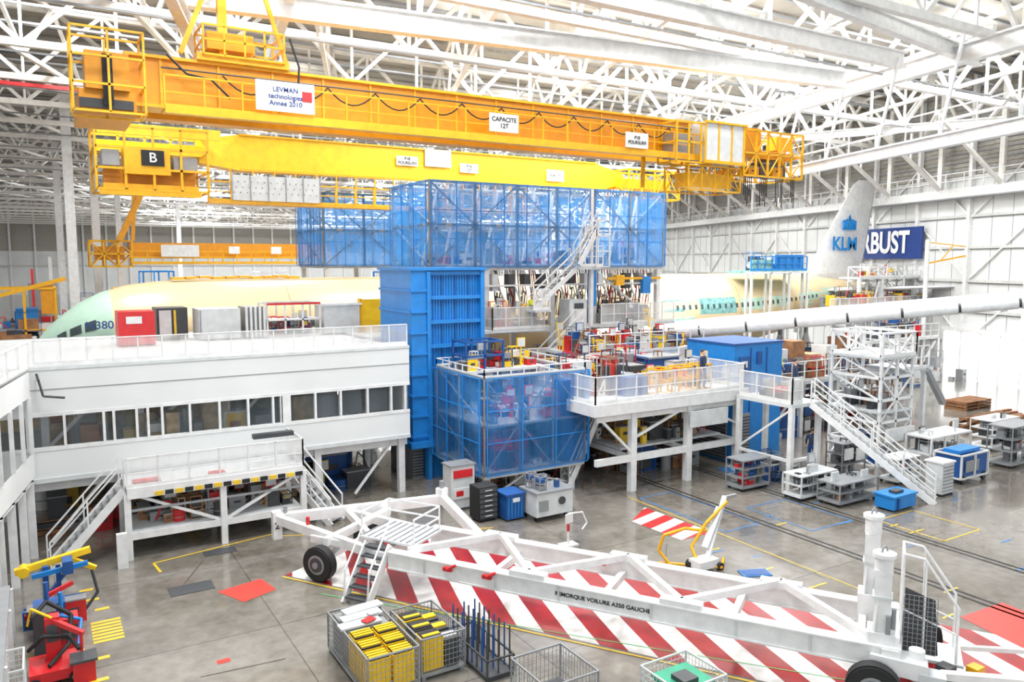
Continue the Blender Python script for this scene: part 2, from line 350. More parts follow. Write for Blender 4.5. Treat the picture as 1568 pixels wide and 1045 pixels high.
# ------------------------------------------------------------------ cranes
def sign(par,x,y,z,w,h,body,sz,m=SIGNB):
    bb=B('sign_plate'); bb.bx(x-w/2,x+w/2,y-.03,y,z-h/2,z+h/2,WH); bb.done(par)
    if body: text('sign_text',body,(x,y-.045,z),sz,(1,0,0),(0,0,1),m,par)
cr=bpy.data.objects.new('overhead_crane',None); S.collection.objects.link(cr)
b=B('girder')
b.bx(2.9,31.2,30,30.9,14.8,16.45,OR); b.bx(2.9,31.2,29.85,31.05,16.4,16.5,YE); b.bx(2.9,31.2,29.85,31.05,14.75,14.85,YE)
b.bx(2.9,31.2,32.6,33.4,14.8,16.45,OR)
for i in range(15): x=4+i*1.9; b.bx(x,x+.08,29.95,30,14.85,16.4,YE)
b.bx(4,30.5,29.0,29.9,14.55,14.62,YE); b.bx(4,30.5,28.95,29.0,14.45,14.7,YE)
b.rail([(4,29,14.6),(30.5,29,14.6)],1.1,YE,None,1.25,.05)
for i in range(13):
    x0=6+i*1.9; pts=[]
    for j in range(9):
        t=j/8; pts.append((x0+1.9*t,29.6,16.0-.55*4*t*(1-t)))
    b.path(pts,.03,BK,5)
b.cy((4,29.6,16.05),(30,29.6,16.05),.03,DK,6)
b.bx(1.5,3.2,29.6,33.6,14.4,15.1,OR); b.bx(1.7,3.0,29.4,30.6,15.1,16.3,OR); b.bx(2.2,2.5,29.3,29.4,14.6,16.2,BK); b.frame(1.3,3.4,28.9,30.2,14.3,16.9,.07,YE,2,1,3)
b.bx(1.5,3.1,29.5,29.6,14.5,14.8,DK); b.bx(5.2,8.4,29.7,31,16.5,16.75,YE)
b.frame(5.4,8.2,29.6,31.2,16.7,17.7,.06,YE,4,1,2)
b.st((4.7,30,16.7),(5.7,30,19.2),.16,YE); b.st((6.2,30.4,16.7),(6.2,30.4,19),.3,YE); b.st((8.4,30,16.7),(7.6,30,19.2),.14,YE); b.bx(5.6,7.2,30,31,17.0,17.6,OR)
b.path([(8.4,29.6,17.6),(8.7,29.5,16.6),(8.6,29.4,15.6),(9.2,29.4,15.0)],.04,BK,6); b.path([(4.2,29.6,16.5),(4.8,29.5,15.9),(5.6,29.5,15.8),(6.2,29.4,15.2)],.04,BK,6)
b.frame(26.6,29,28.7,30,14.3,16.2,.08,YE,3,1,2); b.bx(26.8,27.8,29.1,29.9,14.5,15.7,GR)
b.bx(28.4,31.1,28.6,29.8,14.4,16.3,OW)
for x in (28.4,29.3,30.2,31.05): b.bx(x-.05,x+.05,28.56,28.6,14.4,16.3,YE)
b.bx(28.3,31.2,28.5,28.6,14.3,14.45,YE); b.bx(28.3,31.2,28.5,28.6,16.25,16.35,YE)
b.bx(31.2,35.8,29.4,30.4,14.9,15.3,OR); b.frame(31.3,35.8,28.8,31.2,13.9,16.2,.09,YE,5,2,2,True)
b.bx(31.6,33,29.2,30.6,15.2,16.4,OR); b.bx(33.4,35.2,29.4,30.4,14.0,14.8,DK); b.bx(34.2,35.3,29.2,29.9,15.4,16.1,YE)
b.bx(28.0,31.0,29.3,30.3,13.2,13.9,YE); b.frame(27.6,31.2,28.9,30.6,13.0,14.2,.07,YE,4,1,1,True); b.clutter(31.5,35.5,29,31,14.0,10,[YE,OR,DK,OR],.8)
for i in range(18): x=31.6+i*.24; b.st((x,29+.1*(i%5),14),(x,29+.1*(i%5),12.9-.25*(i%3)),.035,BK)
for x in (26.5,29.5): b.st((x,31,14.8),(x,31,13.2),.15,YE)
b.done(cr)
sign(cr,8.0,28.9,15.35,2.1,1.05,'LEVMAN\ntechnologies\nAnnee 2010',.24); b=B('sign_logo'); b.bx(8.6,8.95,28.84,28.87,15.25,15.6,RD); b.done(cr)
sign(cr,17.1,28.9,15.25,1.4,.75,'CAPACITE\n12T',.26,BK); sign(cr,24.3,28.9,15.1,1.35,.7,'P18\nPOURSUIVI',.22,BK)
cr=bpy.data.objects.new('overhead_crane.001',None); S.collection.objects.link(cr)
b=B('girder')
Y0=47.5
pr=[(8.2,15.0),(8.2,16.3),(10.4,16.75),(36,16.75),(38.5,16.1),(38.5,15.3),(37,14.9),(10.4,14.7)]
n=len(pr); vs=[(x,Y0,z) for x,z in pr]+[(x,Y0+1.2,z) for x,z in pr]
b.add(vs,[tuple(range(n)),tuple(range(n,2*n))[::-1]]+[(i,n+i,n+(i+1)%n,(i+1)%n) for i in range(n)],YB)
b.bx(10.4,36,Y0-.12,Y0,14.68,14.8,YE); b.bx(10.4,36,Y0-.12,Y0,16.68,16.78,YE)
b.bx(3,8.4,Y0-.2,Y0+1.3,15.3,15.9,YB); b.frame(2.9,8.3,Y0-2,Y0+1.5,13.2,16.4,.12,YE,4,1,3)
b.bx(4.2,6.4,Y0-2.1,Y0-.4,14.0,15.4,YE); b.bx(3.2,7.8,Y0-1.9,Y0+.4,13.1,13.5,YE); b.bx(6.6,7.8,Y0-1.8,Y0-.2,14.3,15.0,GR); b.bx(3.2,4.0,Y0-1.9,Y0,14.4,15.2,GR); b.bx(3.3,7.8,Y0-1.0,Y0-.3,13.5,14.3,OR)
b.bx(3.0,9.0,Y0-2.05,Y0-1.9,16.0,16.55,YB); b.bx(3.0,7.9,Y0-2.05,Y0-1.9,12.9,13.2,YE)
b.bx(5.0,6.1,Y0-2.16,Y0-2.1,14.45,15.25,BK)
b.bx(38,43,Y0-.5,Y0+1,15.0,15.7,YE); b.frame(38,43,Y0-1.5,Y0+1,14.2,16.3,.12,YE,4,1,1,True)
b.bx(8.4,30,Y0-1.4,Y0-.2,12.7,12.8,YE); b.rail([(8.4,Y0-1.4,12.8),(30,Y0-1.4,12.8)],1.1,YE,None,1.2,.08)
for i in range(18): x=8.6+i*1.25; b.st((x,Y0-.1,12.8),(x,Y0-.1,14.8),.08,YE)
b.bx(9.6,14.6,Y0-1.5,Y0-1.4,12.9,14.3,OW)
for i in range(6): b.bx(9.6+i,9.65+i,Y0-1.54,Y0-1.5,12.9,14.3,GR)
for i in range(40): b.bx(9.7+.12*i,9.74+.12*i,Y0-1.53,Y0-1.5,13.3+.3*(i%3),13.35+.3*(i%3),DK)
b.done(cr)
for (x,z,w,h,t_) in ((20.8,15.9,1.5,.6,'P18\nPOURSUIVI'),(23.0,16.2,1.9,1.1,''),(25.3,15.7,1.4,.6,'P16\n12T'),(32.3,15.6,1.5,.8,'P18 12T')): sign(cr,x,Y0-.15,z,w,h,t_,.26,BK)
text('sign_text','B',(5.55,Y0-2.18,14.85),.7,(1,0,0),(0,0,1),WH,cr)
cr=bpy.data.objects.new('overhead_crane.002',None); S.collection.objects.link(cr)
b=B('girder'); Y0=80
b.bx(7.5,26,Y0,Y0+1.2,9.8,11.2,OR); b.bx(7.5,26,Y0-.1,Y0,9.75,9.95,YE); b.frame(4.2,7.6,Y0-1,Y0+1,9.0,11.3,.14,YE,3,1,2,True); b.bx(4.6,7,Y0-.6,Y0+.8,9.6,10.8,OR)
b.rail([(7.5,Y0-1,9.3),(26,Y0-1,9.3)],1.1,YE,None,1.3,.1); b.bx(7.5,26,Y0-1,Y0,9.2,9.3,YE)
b.st((6.5,Y0-2,11.3),(8.5,Y0-2,15.6),.5,OR); b.st((7.6,Y0-2,11.3),(7.9,Y0-2,16),.3,OR)
b.bx(10,13.3,Y0-1.1,Y0-1.05,9.9,11,WH); b.bx(16,17,Y0-1.1,Y0-1.05,10.2,10.9,WH); b.bx(20,21,Y0-1.1,Y0-1.05,10.2,10.9,WH)
b.done(cr)
# ------------------------------------------------------------------ aircraft
ac=bpy.data.objects.new('airliner',None); S.collection.objects.link(ac)
TB=[(-.3,4.8,.04),(-.2,4.84,.45),(0,4.9,.75),(.4,4.98,1.18),(1,5.12,1.62),(1.8,5.27,2.08),(2.8,5.4,2.48),(4,5.46,2.78),(5.5,5.5,2.92),(7.5,5.5,2.97),(10,5.5,2.98),(46,5.5,2.98),(50,5.62,2.86),(54,5.9,2.5),(58,6.25,1.97),(62,6.6,1.32),(65,6.8,.82),(66.6,6.9,.35),(66.8,6.9,.04)]
def sec(x):
    for (x0,z0,r0),(x1,z1,r1) in zip(TB,TB[1:]):
        if x<=x1:
            t=(x-x0)/(x1-x0); return z0+(z1-z0)*t, r0+(r1-r0)*t
    return TB[-1][1:]
def fp(x,th,o=0):
    z,r=sec(x); r+=o; return (x,46-r*math.cos(th),z+r*math.sin(th))
b=B('fuselage'); xs=[t[0] for t in TB[:10]]; xs+=[.2,.7,1.4,2.3,3.2,3.3,6.5,8.7]; x=10
while x<66.5: xs.append(x); x+=1
xs+= [66.6,66.8]; xs=sorted(set(xs)); NS=48
vs=[fp(x,2*math.pi*j/NS) for x in xs for j in range(NS)]
fm_=[];fc=[]
for i in range(len(xs)-1):
    fs=[(i*NS+j,(i+1)*NS+j,(i+1)*NS+(j+1)%NS,i*NS+(j+1)%NS) for j in range(NS)]
    (fm_ if xs[i]<3.2 else fc).extend(fs)
b.add(vs,fc,CR,True); k_=b.mi(MT)
for f in fm_: b.f.append(list(f)); b.m.append(k_); b.sm.append(True)
def patch(x0,x1,t0,t1,m,o=.02):
    for i in range(4):
        for j in range(3):
            xa=x0+(x1-x0)*i/4; xb=x0+(x1-x0)*(i+1)/4; ta=t0+(t1-t0)*j/3; tb=t0+(t1-t0)*(j+1)/3
            b.add([fp(xa,ta,o),fp(xb,ta,o),fp(xb,tb,o),fp(xa,tb,o)],[(0,1,2,3)],m,True)
for (x0,x1) in ((.75,1.15),(1.3,1.8),(1.95,2.45)): patch(x0,x1,.33,.55,GLD,.03)
patch(47.0,57.5,.04,.36,MT,.009)
for i in range(90):
    x=8+i*.62
    if 25<x<40: continue
    if x<57: patch(x,x+.24,.13,.25,GLD,.02)
for x in (5.0,18,41.0,55.5): patch(x,x+1.05,-.35,.45,MT,.012)
patch(42.6,46.5,.0,.42,TEAL,.014); patch(39.0,41,-.4,.4,TEAL,.01); patch(57.8,60.2,-.2,.5,MT,.01)
for x in (12,20.5,30,38,47,53): 
    for j in range(40):
        t0=math.pi*2*j/40; t1=math.pi*2*(j+1)/40
        b.add([fp(x,t0,.006),fp(x+.06,t0,.006),fp(x+.06,t1,.006),fp(x,t1,.006)],[(0,1,2,3)],CONC,True)
b.done(ac)
def wing(name,secs,m):
    bb=B(name); n=16; rings=[]
    for q in secs:
        (xl,xt,y,z,th)=q[:5]; tw=q[5] if len(q)>5 else 0
        r=[]; c=xt-xl
        for i in range(n):
            u=i/n*2*math.pi; cx=.5-.5*math.cos(u); t=th*(math.sin(u))*(1.4*math.sqrt(max(cx,0))*(1-cx)+.06)/.62
            r.append(V((xl+c*cx,y,z+t*.5+tw*cx)))
        rings.append(r)
    for r0,r1 in zip(rings,rings[1:]):
        bb.add(r0+r1,[(i,(i+1)%n,n+(i+1)%n,n+i) for i in range(n)],m,True)
    bb.add(rings[-1],[tuple(range(n))],m); bb.add(rings[0],[tuple(range(n))[::-1]],m)
    return bb
WG=mk('wing_white',(.78,.79,.80),.3)
b=wing('wing_left',[(29.0,41,43.8,3.9,1.6,.4),(33.7,42.0,37.6,4.9,1.3,.5),(37.2,43.0,32.5,5.7,1.1,.6),(44.8,49.0,21.6,7.3,.75,.7),(49.3,52.0,15,8.1,.5,.5),(51,52.6,13.5,8.7,.3,.3)],WG)
P0=V((33.4,37.6,4.9)); P1=V((44.6,21.6,7.3)); P2=V((49.2,15,8.1))
for pa,pb,ra,rb_,k_ in ((P0,P1,.40,.33,7),(P1,P2,.33,.26,3)):
    for i in range(k_):
        q0=pa.lerp(pb,(i+.02)/k_); q1=pa.lerp(pb,(i+.97)/k_); r0=ra+(rb_-ra)*i/k_; r1=ra+(rb_-ra)*(i+1)/k_
        b.cy(q0,q1,r0,WG,16,r1); b.cy(q1,pa.lerp(pb,(i+1.02)/k_),r1*.8,DK,12)
for t in (.15,.3,.5,.7): 
    q=P0.lerp(P1,t); b.st(q+V((.2,-.45,-.1)),q+V((2.6,1.2,-.35)),.18,GR,.3)
b.done(ac)
wing('wing_right',[(29.0,41,48.2,3.9,1.5),(33.7,42.0,54.4,4.9,1.15),(37.2,43.0,59.5,5.75,.9),(49.3,51.0,76,8.2,.3)],WG).done(ac)
wing('stabilizer_left',[(58.6,64.6,44.8,6.9,.6),(61.6,65.3,40,7.2,.4),(64.8,66.9,36.6,7.4,.2)],WG).done(ac)
wing('stabilizer_right',[(58.6,64.6,47.2,6.9,.6),(64.8,66.9,55.4,7.4,.2)],WG).done(ac)
bb=B('tail_fin'); n=16; rings=[]
for (xl,xt,z,th) in ((54.5,65.6,7.6,.5),(57.8,65.9,8.4,.75),(58.9,66.2,9.4,.7),(64.2,67.6,16.4,.34),(65.0,67.8,16.9,.2)):
    r=[]; c=xt-xl
    for i in range(n):
        u=i/n*2*math.pi; cx=.5-.5*math.cos(u); t=th*math.sin(u)*(1.4*math.sqrt(max(cx,0))*(1-cx)+.06)/.62; r.append(V((xl+c*cx,46-t*.5,z)))
    rings.append(r)
for r0,r1 in zip(rings,rings[1:]): bb.add(r0+r1,[(i,(i+1)%n,n+(i+1)%n,n+i) for i in range(n)],WH2,True)
bb.add(rings[-1],[tuple(range(n))],WH2); bb.done(ac)
text('tail_lettering','KLM',(62.7,45.45,11.0),1.65,(1,0,0),(0,0,1),KBL,ac,1.12,bold=.03)
bb=B('tail_crown')
bb.bx(62.4,64.3,45.5,45.54,12.3,12.55,KBL)
for i in range(5):
    x=62.55+i*.4; bb.cy((x,45.54,13.0+.1*(2-abs(i-2))),(x,45.5,13.0+.1*(2-abs(i-2))),.2,KBL,12); bb.st((x,45.52,12.5),(x,45.52,13.0),.16,KBL)
bb.bx(63.28,63.42,45.5,45.54,13.2,13.7,KBL); bb.bx(63.15,63.55,45.5,45.54,13.4,13.5,KBL); bb.done(ac)
text('registration','N380',(2.55,43.2,6.35),.55,(1,-.12,0),(0,.3,1),SIGNB,ac)
b=B('engine_pylon')
b.bx(28.5,33.2,36.3,36.9,3.6,4.5,DK); b.bx(27.2,29.2,36.0,37.1,3.7,4.6,RD); b.rb((31.8,36,4.85),(3.6,1.8,.3),.1,RD); b.rb((29.6,35.8,5.0),(1.6,1.3,.4),-.2,RD); b.st((27,36.5,3.9),(34,36.8,5),.3,WH); b.rb((31.5,35.5,5.15),(1.0,.5,.3),.3,WH)
b.done(ac)
# ------------------------------------------------------------------ left work building
b=B('mezzanine_office')
fx0,fx1,fy=-2.2,12.8,29.2
b.bx(fx0,fx1,fy,fy+.2,4.6,6.0,WALL); b.bx(fx0,fx1,fy,fy+.2,2.45,3.35,WALL)
b.bx(fx0,fx1,fy-.03,fy+.25,6.0,6.1,OW); b.bx(fx0,fx1,fy-.04,fy+.25,2.3,2.45,OW); b.bx(fx0,fx1,fy-.015,fy,5.35,5.38,GR)
mull=[-.5,.55,1.7,2.0,2.7,3.05,3.5,4.4,5.4,6.4,7.3,7.6,8.9,9.9,11.0,12.0,12.6]
for x in mull: b.bx(x-.04,x+.04,fy-.02,fy+.15,3.47,4.48,WH)
b.bx(7.6,7.95,fy-.02,fy+.15,3.47,4.48,WH)
b.bx(fx0,fx1,fy-.02,fy+.12,4.48,4.6,WH); b.bx(fx0,fx1,fy-.02,fy+.12,3.35,3.47,WH)
b.qd((fx0,fy+.08,3.47),(fx1,fy+.08,3.47),(fx1,fy+.08,4.48),(fx0,fy+.08,4.48),GLS)
b.bx(fx0,fx1-.2,fy+.25,41.8,5.7,5.95,OW); b.bx(fx0,fx1-.2,fy+.25,38,2.3,2.42,GR)
b.bx(fx0,fx1-.2,37.8,38,2.5,3.4,CONC)
for x in range(-2,12,2): b.bx(x,x+.3,37.7,37.79,3.4,5.7,CONC)
b.bx(fx1-.15,fx1,fy+.25,34,2.45,5.95,WALL); b.bx(fx0,fx1,41.8,42.0,0,5.95,GR)  # grey back panel added to block light and darken the space below
for x in (0,3,6,9,12):
    b.bx(x-.12,x+.12,31,31.3,2.5,5.7,WH); b.st((x,31.1,3),(x+.5 if x==12 else x+2.6,31.1,5.6),.12,WH); b.st((x+.4,33,2.6),(x+.4,33,5.6),.15,CONC)
for i in range(34):
    x=random.uniform(0,11.5); y=random.uniform(29.8,34); h=random.uniform(.8,1.7); b.bx(x,x+random.uniform(.3,.9),y,y+.6,2.5,2.5+h,random.choice((BR,CONC,OW,GR,CONC,YF)))
for x in (10.05,11.15,9.05): b.bx(x,x+.8,fy+.28,fy+.33,3.5,4.45,DK)
for x in (-1.5,2.2,5.5,9.0,12.5):
    for y in (29.5,33.5,37.5): b.bx(x-.13,x+.13,y-.13,y+.13,0,2.3,WH)
    b.st((x,29.5,2.1),(x,37.5,2.1),.18,WH,.3)
for y in (29.6,31.5,33.5,37.5): b.st((fx0,y,2.1),(fx1,y,2.1),.16,WH,.3)
for x in (0,3.5,7,10.5): b.st((x,29.5,.2),(x+1.6,29.5,2.1),.09,WH)
b.clutter(-1,12,30.5,40,0,150,[BR,DK,GR,BLD,RD,CONC,OW,YF,DK,DK],1.3)
b.rail([(-.2,fy+.1,6.1),(12.75,fy+.1,6.1)],.85,WH,MESH,.75,.04,False)
pts=[(-.35,29.0),(-1.1,25),(-3.4,14)]
for (xa,ya),(xb,yb) in zip(pts,pts[1:]):
    b.add([(xa,ya,5.2),(xb,yb,5.2),(xb,yb,6.0),(xa,ya,6.0)],[(0,1,2,3)],WALL)
    b.rail([(xa,ya,6.1),(xb,yb,6.1)],.85,WH,MESH,1.2,.05,False)
    b.add([(xa,ya,6.05),(xb,yb,6.05),(xb-4,yb,6.05),(xa-4,ya,6.05)],[(0,1,2,3)],OW)
    b.add([(xa,ya,2.6),(xb,yb,2.6),(xb,yb,3.4),(xa,ya,3.4)],[(0,1,2,3)],WALL)
    b.add([(xa,ya,2.5),(xb,yb,2.5),(xb-4,yb,2.5),(xa-4,ya,2.5)],[(0,1,2,3)],OW)
    b.add([(xa-3.5,ya,2.5),(xb-3.5,yb,2.5),(xb-3.5,yb,6),(xa-3.5,ya,6)],[(0,1,2,3)],WALL)
    for t in (0.05,.33,.66,1):
        x=xa+(xb-xa)*t; y=ya+(yb-ya)*t; b.st((x,y,3.4),(x,y,5.2),.12,WH); b.st((x-.12,y,0),(x-.12,y,2.5),.22,WH)
b.path([(-.15,29.1,5.9),(-.1,28.9,5.7),(0.0,28.9,5.2),(.6,28.9,5.1)],.04,DK)
b.done()
b=B('deck_equipment')
b.bx(2.8,4.2,36,37.4,6,7.4,RD); b.bx(3.1,3.7,35.95,36,6.9,7.2,WH); b.bx(4.5,5.8,38,39.5,6,7.4,DK); b.bx(4.6,5.1,37.9,38,6.1,7.3,OW); b.bx(5.2,5.3,37.9,38,6.1,7.3,YF)
b.bx(6.1,7.9,37,38.6,6,7.35,OW); b.bx(6.15,6.2,36.95,37,6,7.3,GR); b.bx(8.1,9.0,37,38.4,6,7.4,GR)
for i in range(5): b.cy((8.15+i*.2,36.9,6),(8.15+i*.2,36.9,7.4),.06,WH,8)
b.frame(9.1,11.6,37,38.6,6,7.5,.08,WH,3,1,2); b.st((9.1,36.95,7.5),(11.6,36.95,7.5),.1,RD); b.clutter(9.2,11.5,37.1,38.5,6.05,16,[OW,DK,RD,GR,YF,BLD],.6); b.bx(9.1,11.6,37,38.6,6.72,6.78,WH)
b.bx(11.8,13.6,37,38.5,6,7.35,OW); b.bx(11.7,13.7,36.9,38.6,7.35,7.45,WH)
b.done()
b=B('yellow_screen'); b.bx(13.7,15.4,37.2,37.3,6.05,7.6,YB); b.bx(13.65,13.75,37.1,37.4,6,7.65,YE); b.bx(15.35,15.45,37.1,37.4,6,7.65,YE); b.bx(13.5,13.9,36.9,37.6,6.0,6.05,YE); b.bx(15.2,15.6,36.9,37.6,6.0,6.05,YE); b.done()
b=B('hose_reel'); b.cy((19.3,38.5,8.1),(19.3,38.3,8.1),.55,RD,24); b.cy((19.3,38.25,8.1),(19.3,38.2,8.1),.2,DK,12); b.st((19.3,38.4,8),(19.3,38.4,6.0),.12,DK); b.done()
b=B('tool_cabinet'); b.bx(16.2,17.2,37,38,6,7.4,DK); b.bx(17.3,18.6,37,38,6,7.3,DK); b.bx(16.3,17.1,36.95,37,6.8,7.2,OR); b.bx(17.5,18.4,36.95,37,6.3,6.6,OR)
for z in (6.3,6.6,6.9,7.1): b.bx(16.3,17.1,36.93,36.96,z,z+.03,GR)
b.frame(15.8,18.8,36.6,38.2,6,8,.06,DK,3,1,1); b.bx(12.9,19.5,34.2,42,5.85,6.0,OW)
for x in (13,16,19): 
    for y in (34.3,41.5): b.bx(x-.1,x+.1,y-.1,y+.1,0,5.85,WH)
b.done()
b=B('fuselage_top_cover')
for i in range(10): b.rb((6.6+i*.7,46.3,8.56+.03*(i%3)),(.6,1.2,.12),0,YE)
b.bx(6.2,19.2,45.4,47.2,8.42,8.5,CR); b.done()
b=B('access_stage')
b.bx(2.1,7.7,26.9,29.1,2.15,2.3,OW); b.bx(2.1,7.7,26.85,26.9,2.0,2.35,WH)
for i in range(16): b.bx(2.9+i*.3,3.15+i*.3,26.82,26.85,2.02,2.16,YF if i%2==0 else BK)
b.rail([(2.1,26.9,2.3),(7.7,26.9,2.3),(7.7,29,2.3)],1.0,WH,MESH,.9,.045)
for x in (2.1,5.0,7.7):
    for y in (27.0,29.0): b.bx(x-.1,x+.1,y-.1,y+.1,0,2.15,WH)
b.st((2.1,27,.75),(7.7,27,.75),.14,WH,.22); b.st((2.1,29,.75),(7.7,29,.75),.14,WH,.22); b.bx(2.2,7.6,27.1,28.9,.85,.9,OW)
b.st((5,27,.8),(7.6,27,2.1),.09,WH); b.st((5,27,.8),(2.3,27,2.1),.09,WH); b.st((2.1,26.96,1.6),(7.7,26.96,1.6),.07,GR)
b.clutter(2.3,7.5,27.3,28.8,.9,55,[BR,DK,GR,BR,CONC,RD,DK],.7)
b.bx(2.3,3.1,26.95,27.4,2.35,2.5,RD); b.bx(4.6,5.1,26.95,27.3,2.35,2.47,RD); b.bx(6.2,7.6,27.6,27.9,3.3,3.45,DK)
b.stairs((-.1,27.3,0),(2.0,27.5,2.25),.8,WH)
b.stairs((8.9,27.0,0),(7.9,28.4,1.6),.7,WH)
b.bx(1.7,2.0,26.3,26.5,0,1.1,WH)
b.done()
# ------------------------------------------------------------------ blue tower
b=B('blue_lift_tower')
b.bx(13.5,14.25,30.5,34,1.75,9.1,BL); b.bx(14.25,16.85,30.75,34,0,9.1,BL); b.bx(16.85,17.05,30.5,34,1.2,9.1,BL)
for i in range(9):
    z=1.9+i*.9; b.bx(13.45,14.3,30.42,30.5,z,z+.1,BL); b.bx(13.42,13.5,30.5,34,z,z+.1,BL)
for i in range(7): z=2.6+i*1.05; b.bx(14.25,16.85,30.55,30.75,z,z+.16,BL)
for i in range(20): x=14.35+i*.13; b.bx(x,x+.05,30.7,30.75,1.7,9.0,BLD if i%5==0 else BL)
b.bx(14.2,14.35,30.4,30.75,0,9.05,BL); b.bx(13.4,17.1,30.4,34.1,9.1,9.22,BL); b.bx(13.3,14.6,30.2,34,1.5,1.75,BL)
b.bx(13.7,14.2,31,33.5,0,1.5,GR)
for i in range(10): b.bx(13.7,14.2,30.95,31,.1+i*.13,.15+i*.13,DK)
b.done()
# ------------------------------------------------------------------ netted boxes
def netbox(name,x0,x1,y0,y1,z0,z1,nx,ny,nz,fw=.09):
    b=B(name)
    e=.12
    for (p0,p1) in (((x0,y0),(x1,y0)),((x1,y0),(x1,y1)),((x1,y1),(x0,y1)),((x0,y1),(x0,y0))):
        L_=math.hypot(p1[0]-p0[0],p1[1]-p0[1]); n=max(4,int(L_/.3))
        nx_=(p1[1]-p0[1])/L_; ny_=-(p1[0]-p0[0])/L_
        prev=None
        for i in range(n+1):
            t=i/n; o=e+.04*math.sin(i*1.3)+.04*math.sin(i*.63+z0); x=p0[0]+(p1[0]-p0[0])*t+nx_*o; y=p0[1]+(p1[1]-p0[1])*t+ny_*o
            if prev: b.qd((prev[0],prev[1],z0),(x,y,z0),(x,y,z1),(prev[0],prev[1],z1),NET)
            prev=(x,y)
        k=max(1,int(L_/1.3))
        for i in range(k+1):
            t=i/k; x=p0[0]+(p1[0]-p0[0])*t+nx_*(e+.1); y=p0[1]+(p1[1]-p0[1])*t+ny_*(e+.1); b.st((x,y,z0),(x,y,z1),.045,BL)
        for z in (z0,z0+(z1-z0)/3,z0+(z1-z0)*2/3,z1): b.st((p0[0]+nx_*.2,p0[1]+ny_*.2,z),(p1[0]+nx_*.2,p1[1]+ny_*.2,z),.035,BL)
    b.frame(x0,x1,y0,y1,z0,z1,fw,GR,nx,ny,nz,True)
    b.bx(x0,x1,y0,y1,z0-.18,z0-.02,OW)
    return b
b=netbox('netted_upper_platform',17.0,32.4,36,40.6,9.2,13.5,6,2,2,.12)
for i in range(12): x=17.6+i*1.25; b.st((x,38.3,9.3),(x+.9,38.3,13.3),.1,WH); b.st((x,37.2,9.3),(x,37.2,13.4),.08,WH)
b.bx(17.5,32,37,37.1,11.3,11.45,WH); b.clutter(17.5,32,36.6,40,9.2,44,[WH,GR,DK,RD,BLD],.9)
b.rail([(17.2,36.4,9.2),(32.2,36.4,9.2)],1.1,WH,None,1.2)
b.st((26.9,35.8,9.2),(26.9,35.8,13.5),.18,WH)
for x in (17.6,20.3,24.5,27.4,32.2):
    for y in (36.2,40.4): b.bx(x-.14,x+.14,y-.14,y+.14,0,9.0,WH)
for z in (5.75,3.0):
    for y in (36.2,40.4): b.st((17.6,y,z),(32.2,y,z),.2,WH,.3)
for x in (17.6,20.3,24.5,27.4,32.2):
    for z in (5.75,3.0): b.st((x,36.2,z),(x,40.4,z),.18,WH,.28)
b.st((17.6,36.2,5.8),(20.3,36.2,9),.12,WH); b.st((32.2,36.2,5.8),(27.4,36.2,9),.12,WH); b.st((24.5,36.2,5.8),(27.4,36.2,9),.1,WH)
b.bx(19.8,23.2,34.8,36.4,5.8,5.95,OW); b.bx(26.8,32.4,34.8,40,5.8,5.95,OW); b.bx(24.6,26.8,34.8,36.4,5.82,5.93,OW)
b.rail([(19.9,34.8,5.95),(23.1,34.8,5.95)],1.15,WH,MESH,.8); b.rail([(26.9,34.8,5.95),(32.3,34.8,5.95)],1.15,WH,MESH,.9); b.rail([(19.9,34.8,5.95),(19.9,36.4,5.95)],1.15,WH,MESH,.8)
b.bx(24.8,26.0,34.9,35.9,5.95,7.4,OW); b.bx(24.9,25.9,34.85,34.9,6.1,6.9,WH); b.bx(25.1,25.7,34.83,34.85,6.9,7.2,DK)
b.bx(26.0,26.2,34.6,34.8,5.9,9.1,WH); b.bx(26.3,26.7,35,35.3,7.0,9.0,BL)
b.clutter(27,32,35.2,39.5,5.95,80,[RD,WH,GR,DK,YB,BLD,BR,DK],1.0); b.clutter(20,23,35,36.2,5.95,34,[RD,WH,GR,DK,YB,DK],.9)
b.clutter(20,32,36.6,39.6,3.1,90,[RD,WH,GR,DK,YB,BR,DK],1.0); b.clutter(18,32,36.6,40,0,60,[RD,GR,DK,BLD,BR,DK],1.2)
for i in range(60):
    x=20.3+i*.2; y=36.4+.5*(i%4); b.path([(x,y,9.0),(x+.1,y-.1,8.2-.3*(i%4)),(x+.3,y,7.5+.25*(i%3)),(x+.2,y+.1,6.4)],.03+.015*(i%2),random.choice((DK,DK,CONC,RD,GR)),5)
for i in range(12):
    x=20.6+i*1.0; b.bx(x,x+.35,36.0,36.5,7.9+.15*(i%3),8.8,random.choice((GR,OW,DK,DK,WH))); b.st((x,36.1,9),(x+.8,36.1,7.4),.08,WH)
b.st((17.6,35.9,8.2),(32.2,35.9,8.2),.1,WH); b.st((28,35.7,8.5),(32,35.7,8.5),.14,YE); b.bx(28.6,29.2,35.6,35.9,8.1,8.7,YE); b.bx(30.6,31.2,35.6,35.9,7.6,8.6,BL)
b.bx(24.9,26.4,34.2,35.6,9.05,9.2,OW)
b.stairs((22.3,34.9,7.0),(25.1,34.9,9.2),.8,WH2); b.stairs((24.8,34.3,9.3),(26.0,34.3,11.2),.6,WH2)
b.frame(25.9,26.8,34.0,35.0,9.2,11.7,.06,WH2,1,1,3); b.rail([(25.0,34.2,9.2),(26.5,34.2,9.2)],1.1,WH2,None,.7)
b.stairs((22.8,34.4,3.9),(25.2,34.4,5.9),.8,WH2); b.bx(22.0,23.0,34,35.6,6.85,6.98,OW); b.rail([(21.9,34.0,6.95),(22.9,34,6.95)],1.1,WH2,MESH,.6)
